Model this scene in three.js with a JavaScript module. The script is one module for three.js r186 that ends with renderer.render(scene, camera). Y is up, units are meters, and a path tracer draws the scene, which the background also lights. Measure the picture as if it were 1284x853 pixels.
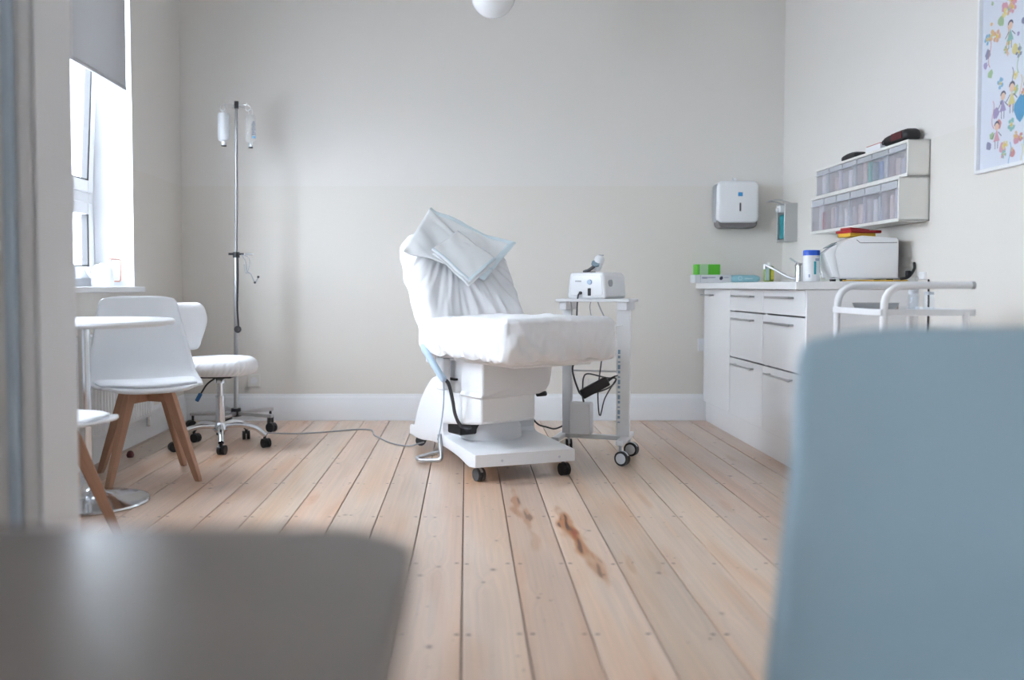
import * as THREE from 'three';
import { RoundedBoxGeometry } from 'three/addons/geometries/RoundedBoxGeometry.js';
import { mergeGeometries, mergeVertices, toCreasedNormals } from 'three/addons/utils/BufferGeometryUtils.js';
import { RectAreaLightUniformsLib } from 'three/addons/lights/RectAreaLightUniformsLib.js';
import { ImprovedNoise } from 'three/addons/math/ImprovedNoise.js';

// ---------------------------------------------------------------- camera, sky, exposure
RectAreaLightUniformsLib.init();
const scene = new THREE.Scene();
const CAM_Z = 5.941, CAM_Y = 0.90;
const camera = new THREE.PerspectiveCamera(2 * Math.atan(426.5 / 1110) * 180 / Math.PI, 1284 / 853, 0.05, 100);
camera.position.set(0, CAM_Y, CAM_Z);
camera.rotation.set(-Math.atan(0.04), 0, 0);
camera.setViewOffset(1284, 853, 57, 22.5, 1284, 853);   // shifted lens: the view centre lies right of the vanishing point
camera.focus = 4.35;
camera.userData.fStop = 1.55;
const renderer = new THREE.WebGLRenderer({ antialias: true });
renderer.toneMapping = THREE.LinearToneMapping;
renderer.toneMappingExposure = 4.5;
renderer.shadowMap.enabled = true;
// bright overcast sky, the same in every direction
scene.background = new THREE.Color().setRGB(0.82, 0.90, 1.0);
scene.backgroundIntensity = 6.0;
// lamps added outside each window to strengthen the sky light: [z centre, width, height centre, height]
for (const [z, w, y, h] of [[1.305, 0.77, 1.81, 1.7], [3.1, 0.68, 1.81, 1.7], [7.19, 0.66, 1.81, 1.7]]) {
  const day = new THREE.RectAreaLight(new THREE.Color().setRGB(0.82, 0.90, 1.0), 2.5, w, h);
  day.name = 'added_window_light'; day.position.set(-2.25, y, z); day.lookAt(0, y, z); scene.add(day);
}

// ---------------------------------------------------------------- helpers
const PI = Math.PI, V3 = (x, y, z) => new THREE.Vector3(x, y, z);
let seed = 12345;
const rnd = () => { seed = (seed * 1664525 + 1013904223) >>> 0; return seed / 4294967296; };
const perlin = new ImprovedNoise();
const noise = (x, y, z = 0) => perlin.noise(x, y, z);
const taken = {};
function numbered(name) {
  const n = taken[name] = (taken[name] ?? -1) + 1;
  return n ? name + '_' + String(n).padStart(3, '0') : name;
}
const lin = (r, g, b) => new THREE.Color().setRGB(r, g, b);
function mat(color, roughness = 0.5, extra = {}) {
  const m = new THREE.MeshPhysicalMaterial({ roughness, ...extra });
  m.color = color instanceof THREE.Color ? color : new THREE.Color(color);
  return m;
}
function clean(g) {
  let q = g.index ? g.toNonIndexed() : g;
  for (const k of Object.keys(q.attributes)) if (!['position', 'normal', 'uv'].includes(k)) q.deleteAttribute(k);
  if (!q.attributes.normal) q.computeVertexNormals();
  if (!q.attributes.uv) q.setAttribute('uv', new THREE.Float32BufferAttribute(new Float32Array(q.attributes.position.count * 2), 2));
  q.morphAttributes = {};
  return q;
}
const merge = (list) => { const l = list.flat().map(clean); return l.length === 1 ? l[0] : mergeGeometries(l); };
function mesh(name, geo, material, parent) {
  const o = new THREE.Mesh(Array.isArray(geo) ? merge(geo) : geo, material);
  o.name = parent ? name : numbered(name);
  o.castShadow = o.receiveShadow = true;
  (parent ?? scene).add(o);
  return o;
}
function tag(o, label, category, group) { o.userData.label = label; o.userData.category = category; if (group) o.userData.group = group; return o; }
function thing(name, label, category, pos = [0, 0, 0], turn = 0, group) {
  const o = new THREE.Group(); o.name = numbered(name); scene.add(o);
  o.position.set(...pos); o.rotation.y = turn;
  return tag(o, label, category, group);
}
function struct(name, geo, material, label, category) {
  const o = mesh(name, geo, material); o.userData.kind = 'structure';
  if (label) { o.userData.label = label; o.userData.category = category; }
  return o;
}
// geometry makers (positions in metres, centre given)
const box = (w, h, d, x = 0, y = 0, z = 0, r = 0) => {
  const g = r ? new RoundedBoxGeometry(w, h, d, 3, r) : new THREE.BoxGeometry(w, h, d);
  return g.translate(x, y, z);
};
const span = (x0, x1, y0, y1, z0, z1, r = 0) => box(Math.abs(x1 - x0), Math.abs(y1 - y0), Math.abs(z1 - z0), (x0 + x1) / 2, (y0 + y1) / 2, (z0 + z1) / 2, r);
const cyl = (r0, r1, h, x = 0, y = 0, z = 0, seg = 24) => new THREE.CylinderGeometry(r1, r0, h, seg).translate(x, y, z);
const ball = (r, x = 0, y = 0, z = 0, s = 18) => new THREE.SphereGeometry(r, s, Math.ceil(s * 0.7)).translate(x, y, z);
const lathe = (pts, seg = 32) => toCreasedNormals(new THREE.LatheGeometry(pts.map(([r, y]) => new THREE.Vector2(r, y)), seg), 0.7);
function tube(pts, r, seg = 40, radial = 10, tension = 0.5, closed = false) {
  const c = new THREE.CatmullRomCurve3(pts.map((p) => V3(...p)), closed, 'catmullrom', tension);
  const g = [new THREE.TubeGeometry(c, seg, r, radial, closed)];
  if (!closed) g.push(ball(r, ...pts[0], radial), ball(r, ...pts[pts.length - 1], radial));
  return merge(g);
}
function bar(a, b, r0, r1 = r0, radial = 14) {
  const A = V3(...a), B = V3(...b), d = B.clone().sub(A), g = new THREE.CylinderGeometry(r1, r0, d.length(), radial);
  g.applyQuaternion(new THREE.Quaternion().setFromUnitVectors(V3(0, 1, 0), d.clone().normalize()));
  return g.translate((A.x + B.x) / 2, (A.y + B.y) / 2, (A.z + B.z) / 2);
}
// bends sharp corners of a polyline into arcs for pipe-like things
function pipe(pts, rad, r, radial = 12) {
  const path = new THREE.CurvePath(), P = pts.map((p) => V3(...p));
  let from = P[0];
  for (let i = 1; i < P.length - 1; i++) {
    const a = P[i].clone().add(P[i - 1].clone().sub(P[i]).setLength(rad)), b = P[i].clone().add(P[i + 1].clone().sub(P[i]).setLength(rad));
    path.add(new THREE.LineCurve3(from, a)); path.add(new THREE.QuadraticBezierCurve3(a, P[i], b)); from = b;
  }
  path.add(new THREE.LineCurve3(from, P[P.length - 1]));
  return new THREE.TubeGeometry(path, 24 * (P.length - 1), r, radial, false);
}
function extrude(pts, depth, bevel = 0, holes = []) {
  const s = new THREE.Shape(pts.map(([x, y]) => new THREE.Vector2(x, y)));
  for (const h of holes) s.holes.push(new THREE.Path(h.map(([x, y]) => new THREE.Vector2(x, y))));
  return new THREE.ExtrudeGeometry(s, { depth: depth - 2 * bevel, bevelEnabled: bevel > 0, bevelSize: bevel, bevelThickness: bevel, bevelOffset: -bevel, bevelSegments: 3, curveSegments: 16 }).translate(0, 0, bevel);
}
function roundRect(w, h, r, seg = 8, [a, b, c, d] = [1, 1, 1, 1]) {   // centred outline, corners ++, -+, --, +-
  const out = [];
  [[w / 2, h / 2, 0, a], [-w / 2, h / 2, 1, b], [-w / 2, -h / 2, 2, c], [w / 2, -h / 2, 3, d]].forEach(([x, y, q, k]) => {
    const rr = Math.max(r * k, 0.0005), cx = x - Math.sign(x) * rr, cy = y - Math.sign(y) * rr;
    for (let i = 0; i <= seg; i++) { const t = (q + i / seg) * PI / 2; out.push([cx + rr * Math.cos(t), cy + rr * Math.sin(t)]); }
  });
  return out;
}
// a thick sheet from fn(u, v), closed along its edges
function sheet(fn, nu, nv, thick) {
  const P = [], N = [], e = 1e-3, pos = [], idx = [], uv = [];
  for (let j = 0; j <= nv; j++) for (let i = 0; i <= nu; i++) {
    const u = i / nu, v = j / nv, p = fn(u, v);
    const du = fn(Math.min(1, u + e), v).sub(fn(Math.max(0, u - e), v)), dv = fn(u, Math.min(1, v + e)).sub(fn(u, Math.max(0, v - e)));
    P.push(p); N.push(du.cross(dv).normalize());
  }
  const W = nu + 1, n = P.length;
  for (let s = 0; s < 2; s++) for (let k = 0; k < n; k++) { const q = P[k].clone().addScaledVector(N[k], s ? -thick / 2 : thick / 2); pos.push(q.x, q.y, q.z); uv.push((k % W) / nu, Math.floor(k / W) / nv); }
  for (let j = 0; j < nv; j++) for (let i = 0; i < nu; i++) {
    const a = j * W + i, b = a + 1, c = a + W, d = c + 1;
    idx.push(a, b, d, a, d, c, n + a, n + d, n + b, n + a, n + c, n + d);
  }
  const edge = (a, b) => idx.push(a, n + a, b, b, n + a, n + b);
  for (let i = 0; i < nu; i++) { edge(i, i + 1); edge(nv * W + i + 1, nv * W + i); }
  for (let j = 0; j < nv; j++) { edge((j + 1) * W, j * W); edge(j * W + nu, (j + 1) * W + nu); }
  const g = new THREE.BufferGeometry();
  g.setAttribute('position', new THREE.Float32BufferAttribute(pos, 3)); g.setAttribute('uv', new THREE.Float32BufferAttribute(uv, 2));
  g.setIndex(idx); g.computeVertexNormals();
  return g;
}
// rounded box with a fine grid, pushed out by disp(p, n)
function softBox(w, h, d, r, cell, disp) {
  let g = new THREE.BoxGeometry(w, h, d, Math.ceil(w / cell), Math.ceil(h / cell), Math.ceil(d / cell));
  g.deleteAttribute('uv'); g.deleteAttribute('normal'); g = mergeVertices(g, 1e-5);
  const p = g.attributes.position, v = V3(), c = V3(), n = V3(), lim = [w / 2 - r, h / 2 - r, d / 2 - r];
  for (let i = 0; i < p.count; i++) {
    v.fromBufferAttribute(p, i);
    c.set(THREE.MathUtils.clamp(v.x, -lim[0], lim[0]), THREE.MathUtils.clamp(v.y, -lim[1], lim[1]), THREE.MathUtils.clamp(v.z, -lim[2], lim[2]));
    n.copy(v).sub(c).normalize(); v.copy(c).addScaledVector(n, r);
    const q = disp ? disp(v, n) : 0;
    if (q instanceof THREE.Vector3) v.copy(q); else v.addScaledVector(n, q);
    p.setXYZ(i, v.x, v.y, v.z);
  }
  g.computeVertexNormals();
  return g;
}
function canvasTexture(w, h, draw, srgb = true) {
  const c = document.createElement('canvas'); c.width = w; c.height = h;
  draw(c.getContext('2d'), w, h);
  const t = new THREE.CanvasTexture(c); if (srgb) t.colorSpace = THREE.SRGBColorSpace; t.magFilter = THREE.LinearFilter;
  return t;
}
const plane = (w, h) => new THREE.PlaneGeometry(w, h);

// ---------------------------------------------------------------- materials
const M = {
  wallUpper: mat(lin(0.78, 0.755, 0.722), 0.9), wallLower: mat(lin(0.76, 0.728, 0.68), 0.75),
  ceiling: mat(lin(0.86, 0.86, 0.85), 0.9), trim: mat(lin(0.84, 0.85, 0.87), 0.4),
  gloss: mat(lin(0.84, 0.85, 0.87), 0.12, { clearcoat: 0.6, clearcoatRoughness: 0.05 }), carcass: mat(lin(0.72, 0.73, 0.74), 0.5),
  whitePlastic: mat(lin(0.83, 0.84, 0.86), 0.32), whiteShell: mat(lin(0.82, 0.84, 0.87), 0.35), whiteMetal: mat(lin(0.82, 0.83, 0.85), 0.3),
  cushion: mat(lin(0.84, 0.86, 0.9), 0.5), cloth: mat(lin(0.86, 0.865, 0.885), 0.9, { sheen: 0.15, sheenColor: lin(1, 1, 1) }),
  padWhite: mat(lin(0.90, 0.925, 0.94), 0.8), padBlue: mat(lin(0.78, 0.89, 0.94), 0.6),
  chrome: mat(lin(0.72, 0.74, 0.77), 0.12, { metalness: 1 }), steel: mat(lin(0.52, 0.53, 0.55), 0.32, { metalness: 1 }), blueSteel: mat(lin(0.42, 0.52, 0.62), 0.35, { metalness: 0.4 }),
  black: mat(lin(0.012, 0.012, 0.014), 0.45), darkGrey: mat(lin(0.06, 0.062, 0.068), 0.5), grey: mat(lin(0.38, 0.39, 0.41), 0.5), hub: mat(lin(0.62, 0.64, 0.68), 0.4),
  leverBlue: mat(lin(0.03, 0.13, 0.33), 0.4), handleBlue: mat(lin(0.45, 0.58, 0.72), 0.5),
  blueShell: mat(lin(0.41, 0.56, 0.66), 0.42), blind: mat(lin(0.42, 0.415, 0.42), 0.95, { transmission: 0.25, thickness: 0 }),
  clear: mat(lin(0.97, 0.98, 0.99), 0.03, { transmission: 1, thickness: 0, ior: 1.45 }), frosted: mat(lin(0.86, 0.89, 0.93), 0.35, { transmission: 0.55, thickness: 0 }),
  green: mat(lin(0.10, 0.52, 0.03), 0.5), teal: mat(lin(0.02, 0.30, 0.34), 0.35), lightBlue: mat(lin(0.33, 0.62, 0.70), 0.4), red: mat(lin(0.42, 0.015, 0.02), 0.35), yellow: mat(lin(0.75, 0.45, 0.04), 0.4),
  capBlue: mat(lin(0.01, 0.09, 0.55), 0.35), cream: mat(lin(0.80, 0.79, 0.75), 0.4), copper: mat(lin(0.75, 0.42, 0.33), 0.3, { metalness: 0.7 }),
  opal: mat(lin(0.88, 0.89, 0.91), 0.18), screen: mat(lin(0.05, 0.09, 0.10), 0.15),
};
const glassPane = M.clear;

function woodMaterial(base, dark, sx, sy, roughness) {   // straight beech-like grain
  const w = 128, h = 512, d = new Uint8Array(w * h * 4);
  for (let y = 0; y < h; y++) for (let x = 0; x < w; x++) {
    const g = 0.5 + 0.5 * noise(x * 0.09 + 0.6 * noise(x * 0.02, y * 0.004, 3), y * 0.006, 1.7), f = 0.5 + 0.5 * noise(x * 0.5, y * 0.02, 9.1), k = Math.min(1, Math.max(0, 0.65 * g + 0.35 * f)), i = (y * w + x) * 4;
    for (let c = 0; c < 3; c++) d[i + c] = dark[c] + (base[c] - dark[c]) * k;
    d[i + 3] = 255;
  }
  const t = new THREE.DataTexture(d, w, h); t.colorSpace = THREE.SRGBColorSpace; t.magFilter = THREE.LinearFilter; t.wrapS = t.wrapT = THREE.RepeatWrapping; t.repeat.set(sx, sy); t.needsUpdate = true;
  return mat('#ffffff', roughness, { map: t });
}
M.beech = woodMaterial([196, 155, 128], [168, 124, 97], 1, 1, 0.45);
M.deskTop = woodMaterial([132, 122, 116], [112, 103, 98], 1, 1, 0.28);

// ---------------------------------------------------------------- the room
const XL = -1.904, XR = 2.113, TOP = 3.25, ZEND = 8.6, PAINT = 1.572;
// floor: sub-floor with every board a piece of its own
const floor = struct('floor', span(XL - 0.32, XR + 0.3, -0.12, -0.024, -0.3, ZEND + 0.2), mat(lin(0.05, 0.035, 0.028), 0.9), 'stripped and varnished pine floorboards', 'floor');
const BOARD = 0.168, GAP = 0.0036, PERIOD = 7 * 0.588, NAIL0 = 1.916;
function boardTexture(k) {
  const W = 84, H = 2048, d = new Uint8Array(W * H * 4), o = k * 17.31, tone = 0.94 + 0.11 * rnd(), pink = (rnd() - 0.5) * 9;
  const knots = [];
  for (let i = 0; i < 3 + rnd() * 3; i++) knots.push({ x: 0.12 + 0.76 * rnd(), z: rnd() * PERIOD, r: 0.004 + 0.005 * rnd(), a: 0.3 + 0.35 * rnd() });
  const specks = [];
  for (let i = 0; i < 16; i++) specks.push({ x: 0.06 + 0.88 * rnd(), z: rnd() * PERIOD, rx: 0.003 + 0.004 * rnd(), rz: 0.002 + 0.002 * rnd(), a: 0.15 + 0.35 * rnd() });
  for (let n = 0; n < 7; n++) for (const e of [0.1, 0.9]) if (rnd() > 0.08) specks.push({ x: e + (rnd() - 0.5) * 0.06, z: (NAIL0 + n * 0.588 + (rnd() - 0.5) * 0.012) % PERIOD, rx: 0.0075, rz: 0.0055, a: 0.45 + 0.4 * rnd() });
  const stains = k === 12 ? [[0.30, 2.28, 0.020, 0.23, 0.62], [0.50, 2.55, 0.018, 0.16, 0.5], [0.52, 2.85, 0.02, 0.12, 0.25]] : k === 13 ? [[0.32, 2.62, 0.030, 0.22, 0.8], [0.45, 2.9, 0.024, 0.18, 0.75], [0.62, 3.14, 0.022, 0.14, 0.55]] : [];
  for (let i = 0; i < 2; i++) if (rnd() > 0.45) stains.push([0.2 + 0.6 * rnd(), rnd() * PERIOD, 0.012 + 0.015 * rnd(), 0.08 + 0.12 * rnd(), 0.15 + 0.22 * rnd()]);
  for (let y = 0; y < H; y++) {
    const z = y / H * PERIOD, close = specks.filter((s) => Math.abs(s.z - z) < 0.02), nearK = knots.filter((s) => Math.abs(s.z - z) < 0.12), nearS = stains.filter((s) => Math.abs(s[1] - z) < s[3] * 1.6);
    for (let x = 0; x < W; x++) {
      const u = (x + 0.5) / W, X = u * BOARD;
      let warp = 0;
      for (const q of nearK) { const dx = X - q.x * BOARD, dz = z - q.z; warp += 0.02 * Math.sign(dx || 1) * Math.exp(-(dx * dx) / 0.0009 - (dz * dz) / 0.003); }
      const gx = X + warp + 0.012 * noise(z * 0.8, o, X * 8), grain = noise(gx * 95, z * 1.3, o), fine = noise(gx * 330, z * 5, o + 5), broad = noise(X * 9, z * 1.1, o + 20);
      let v = 0.96 * tone + 0.065 * grain + 0.03 * fine + 0.07 * broad, amb = 0.05 * grain + 0.30 * Math.max(0, broad) + 0.25 * Math.max(0, noise(X * 14, z * 2.3, o + 60) - 0.15);
      let dark = 0;
      for (const q of nearK) { const r = Math.hypot(X - q.x * BOARD, (z - q.z) * 0.8); dark = Math.max(dark, q.a * Math.exp(-(r * r) / (q.r * q.r))); }
      for (const q of close) { const r = Math.hypot((X - q.x * BOARD) / q.rx, (z - q.z) / q.rz); dark = Math.max(dark, q.a * THREE.MathUtils.smoothstep(1.25 - r, 0, 0.7)); }
      for (const [sx, sz, wx, wz, a] of nearS) {
        const r = Math.hypot((X - sx * BOARD - 0.01 * noise(z * 9, sx * 9, 1)) / wx, (z - sz) / wz), m = THREE.MathUtils.smoothstep(1.3 - r + 0.6 * noise(X * 34, z * 9, o), 0, 0.9);
        amb += a * m * 0.8; if (a > 0.45) dark = Math.max(dark, a * 0.7 * THREE.MathUtils.smoothstep(m * (0.5 + 0.9 * noise(X * 75, z * 7, o + 40)), 0.42, 0.8));
      }
      const i = (y * W + x) * 4, q = 1 - 0.8 * dark;
      d[i] = Math.min(255, Math.max(0, (220 + pink * 0.3) * v * (1 - 0.25 * amb) * q)); d[i + 1] = Math.min(255, Math.max(0, (193 - pink * 0.5) * v * (1 - 0.55 * amb) * q * (1 - 0.1 * dark))); d[i + 2] = Math.min(255, Math.max(0, (172 - pink * 0.5) * v * (1 - 0.85 * amb) * q * (1 - 0.15 * dark))); d[i + 3] = 255;
    }
  }
  const t = new THREE.DataTexture(d, W, H); t.colorSpace = THREE.SRGBColorSpace; t.magFilter = THREE.LinearFilter; t.wrapS = t.wrapT = THREE.RepeatWrapping; t.needsUpdate = true;
  return t;
}
{
  const shift = -0.013, len = ZEND;
  for (let k = -12; k <= 12; k++) {
    let x0 = shift + k * BOARD, x1 = x0 + BOARD; x0 = Math.max(x0, XL); x1 = Math.min(x1, XR); if (x1 - x0 < 0.03) continue;
    const g = new RoundedBoxGeometry(x1 - x0 - GAP, 0.024, len, 1, 0.0022);
    const p = g.attributes.position, uv = g.attributes.uv, cx = (x0 + x1) / 2, base = shift + k * BOARD;
    for (let i = 0; i < p.count; i++) uv.setXY(i, (p.getX(i) + cx - base) / BOARD, (p.getZ(i) + len / 2) / PERIOD);
    const b = mesh('floorboard', g, mat('#ffffff', 0.28 + 0.06 * rnd(), { map: boardTexture(k + 11), clearcoat: 0.25, clearcoatRoughness: 0.22 }), floor);
    b.position.set(cx, -0.012 - 0.0012 * rnd(), len / 2);
  }
}
// walls, painted in two tones with a line at 1.57 m; boxes with thickness
function twoTone(name, rects, make, label) {   // rects: [a0, a1, y0, y1] along the wall
  const up = [], low = [];
  for (const [a0, a1, y0, y1] of rects) { if (y1 > PAINT) up.push(make(a0, a1, Math.max(y0, PAINT), y1)); if (y0 < PAINT) low.push(make(a0, a1, y0, Math.min(y1, PAINT))); }
  const w = struct(name, merge(up), M.wallUpper, label, 'wall');
  mesh('lower_paint', merge(low), M.wallLower, w);
  return w;
}
twoTone('wall_back', [[XL - 0.3, XR + 0.2, -0.1, TOP]], (a, b, y0, y1) => span(a, b, y0, y1, -0.2, 0), 'off-white back wall with a slightly darker lower half');
twoTone('wall_right', [[0, ZEND, -0.1, TOP]], (a, b, y0, y1) => span(XR, XR + 0.2, y0, y1, a, b), 'off-white side wall above the counter');
const WIN = [[0.86, 1.75], [2.7, 3.5], [6.8, 7.58]], SILL = 0.9, HEAD = 2.72;  // only the first is in view; the others are added for their daylight
{
  const r = []; let a = 0;
  for (const [z0, z1] of WIN) { r.push([a, z0, -0.1, TOP], [z0, z1, -0.1, SILL - 0.03], [z0, z1, HEAD, TOP]); a = z1; }
  r.push([a, ZEND, -0.1, TOP]);
  twoTone('wall_left', r, (z0, z1, y0, y1) => span(XL - 0.3, XL, y0, y1, z0, z1), 'off-white window wall');
}
twoTone('wall_front', [[XL - 0.3, XR + 0.2, -0.1, TOP]], (a, b, y0, y1) => span(a, b, y0, y1, ZEND, ZEND + 0.2), 'wall behind the viewer');
struct('ground', span(-70, XL - 0.32, -1.4, -1.2, -40, 50), mat(lin(0.32, 0.32, 0.31), 0.95), 'street level outside the windows', 'ground');
struct('ceiling', span(XL - 0.3, XR + 0.2, TOP, TOP + 0.2, -0.2, ZEND + 0.2), M.ceiling, 'white ceiling', 'ceiling');
// partition with the wide doorway that the view passes through
{
  const w = struct('wall_partition', [span(XL, -1.0, 0, TOP, 4.05, 4.2), span(1.55, XR, 0, TOP, 4.05, 4.2), span(-1.0, 1.55, 2.3, TOP, 4.05, 4.2)], M.wallUpper, 'partition wall with the wide doorway', 'wall');
  // moulded door casing: profile in x (across) and z (towards the viewer)
  const prof = [[-0.843, 4.03], [-0.843, 4.195], [-0.846, 4.195], [-0.847, 4.188], [-0.850, 4.188], [-0.852, 4.199], [-0.862, 4.205], [-0.872, 4.206], [-0.877, 4.200], [-1.03, 4.200], [-1.03, 4.03]];
  const g = toCreasedNormals(extrude(prof.map(([x, z]) => [x, -z]), 2.38), 0.5).rotateX(-PI / 2);
  struct('trim_1', g, M.trim, 'white moulded door casing, out of focus', 'door casing');
  struct('trim_3', span(-0.903, -0.880, 0, 2.38, 4.198, 4.214, 0.006), mat(lin(0.56, 0.68, 0.80), 0.3), 'pale blue upright strip painted in as the highlight on the door casing', 'door casing');  // pale blue colour stands in for a highlight on the casing moulding
  const g2 = g.clone().translate(0, 0, 0); const p = g2.attributes.position; for (let i = 0; i < p.count; i++) p.setX(i, 0.55 - p.getX(i));
  const ix = []; for (let i = 0; i < p.count; i += 3) ix.push(i, i + 2, i + 1); g2.setIndex(ix); const g3 = g2.toNonIndexed(); g3.computeVertexNormals();
  struct('trim_2', g3, M.trim, 'door casing on the far side of the doorway', 'door casing');
}
// skirting boards
function skirting(name, len, turn, pos, label) {
  const prof = [[0, 0], [0.02, 0], [0.02, 0.135], [0.017, 0.142], [0.017, 0.148], [0.014, 0.158], [0.008, 0.166], [0.007, 0.176], [0, 0.178]];
  const g = toCreasedNormals(extrude(prof, len), 0.6).rotateY(turn).translate(...pos);
  return struct(name, g, M.trim, label, 'skirting board');
}
skirting('baseboard_back', XR - XL - 0.5, -PI / 2, [XR - 0.5, 0, 0], 'tall white skirting board along the back wall');
skirting('baseboard_left', 4.03, 0, [XL, 0, 0.02], 'tall white skirting board below the window');
skirting('baseboard_right', 2.0, PI, [XR, 0, 4.03], 'tall white skirting board on the side wall');
// windows
WIN.forEach(([z0, z1], n) => {
  const s = 0.012, sillBoard = [span(XL - 0.30, XL, SILL - 0.03, SILL, z0 - 0.0, z1), span(XL + 0.0005, XL + 0.045, SILL - 0.03, SILL, z0 - 0.05, z1 + 0.05, 0.006)];
  const fx0 = XL - 0.29, fx1 = XL - 0.225, w = 0.06;
  const win = struct('window_' + (n + 1), [span(fx0, fx1, SILL, HEAD, z0, z0 + w, 0.006), span(fx0, fx1, SILL, HEAD, z1 - w, z1, 0.006), span(fx0, fx1, HEAD - w, HEAD, z0 + w, z1 - w, 0.004), span(fx0, fx1, SILL, SILL + w, z0 + w, z1 - w, 0.004), span(fx0, fx1, 1.355, 1.44, z0 + w, z1 - w, 0.006)], M.trim,
    ['white window with its upper sash tilted inwards', 'narrow unseen window beside the partition wall, added for its daylight', 'unseen window of the front room, added for its daylight'][n], 'window');
  mesh('window_sill', sillBoard, M.trim, win);
  mesh('reveal', [span(XL - 0.285, XL, SILL, HEAD, z0, z0 + 0.004), span(XL - 0.285, XL, SILL, HEAD, z1 - 0.004, z1), span(XL - 0.285, XL, HEAD - 0.004, HEAD, z0, z1)], M.trim, win);
  const sash = (y0, y1, tilt) => {
    const g = new THREE.Group(); g.name = 'sash'; win.add(g); g.position.set(fx1 + 0.002, y0, 0); g.rotation.z = -tilt;
    const a = z0 + w - 0.01, b = z1 - w + 0.01, f = 0.068, h = y1 - y0;
    const fr = new THREE.Mesh(merge([span(-0.04, 0.015, 0, h, a, a + f, 0.008), span(-0.04, 0.015, 0, h, b - f, b, 0.008), span(-0.04, 0.015, 0, f, a + f, b - f, 0.006), span(-0.04, 0.015, h - f, h, a + f, b - f, 0.006)]), M.trim);
    fr.name = 'sash_frame'; fr.castShadow = fr.receiveShadow = true; g.add(fr);
    const ga = new THREE.Mesh(merge([span(-0.018, 0.0158, f - 0.001, h - f + 0.001, a + f - 0.001, a + f + 0.02), span(-0.018, 0.0158, f - 0.001, h - f + 0.001, b - f - 0.02, b - f + 0.001), span(-0.018, 0.0158, f, f + 0.006, a + f, b - f)]), M.black);
    ga.name = 'gasket'; g.add(ga);
    const pa = new THREE.Mesh(span(-0.014, -0.010, f, h - f, a + f, b - f), glassPane); pa.name = 'pane'; g.add(pa);
    return g;
  };
  sash(SILL + 0.045, 1.37, 0); sash(1.425, HEAD - 0.045, n === 0 ? 0.05 : 0);
});
// radiator under the window
{
  const r = thing('radiator', 'white panel radiator below the window', 'radiator', [-1.858, 0.15, 1.36]);
  mesh('panel', (() => { const l = [box(0.022, 0.5, 1.15, 0.018, 0.25, 0, 0.006)]; for (let i = 0; i < 30; i++) l.push(box(0.012, 0.46, 0.02, 0.028, 0.25, -0.55 + i * 0.0379, 0.005)); return l; })(), M.trim, r);
  mesh('rear_panel', box(0.02, 0.5, 1.15, -0.018, 0.25, 0, 0.006), M.trim, r);
  mesh('top_grille', box(0.062, 0.012, 1.16, 0.002, 0.505, 0, 0.004), M.trim, r);
  mesh('valve', [cyl(0.012, 0.012, 0.09, 0, -0.02, -0.56, 14), cyl(0.018, 0.018, 0.04, 0, 0.03, -0.585, 14)], M.chrome, r);
}
// roller blind
{
  const b = thing('roller_blind', 'grey roller blind half lowered in the window', 'blind', [-1.925, 2.01, 1.305]);
  mesh('fabric', box(0.003, 0.64, 0.83, 0, 0.33, 0), M.blind, b);
  mesh('bottom_bar', box(0.012, 0.02, 0.83, 0, 0.006, 0, 0.004), M.blind, b);
  mesh('roller', new THREE.CylinderGeometry(0.024, 0.024, 0.85, 24).rotateX(PI / 2).translate(0, 0.67, 0), M.whiteMetal, b);
  mesh('pull_chain', tube([[-0.10, 0.66, -0.42], [-0.105, -0.2, -0.422], [-0.105, -0.92, -0.423], [-0.095, -0.935, -0.423], [-0.088, -0.92, -0.423], [-0.09, 0.66, -0.42]], 0.0022, 60, 6), M.hub, b);
}
// kettle on the sill
{
  const k = thing('kettle', 'small white kettle with copper-coloured handle on the window sill', 'kettle', [-2.03, SILL, 1.0], 0.7);
  mesh('body', lathe([[0, 0], [0.058, 0], [0.062, 0.008], [0.061, 0.04], [0.056, 0.085], [0.048, 0.108], [0.035, 0.12], [0, 0.122]]), M.whitePlastic, k);
  mesh('lid_knob', [cyl(0.012, 0.014, 0.008, 0, 0.126, 0, 16)], M.whitePlastic, k);
  mesh('spout', tube([[-0.052, 0.045, 0], [-0.075, 0.07, 0], [-0.088, 0.1, 0]], 0.009, 14, 10), M.whitePlastic, k);
  mesh('handle', pipe([[0.03, 0.11, 0], [0.03, 0.155, 0], [0.10, 0.155, 0], [0.10, 0.03, 0], [0.058, 0.03, 0]], 0.014, 0.0042), M.copper, k);
}

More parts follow.
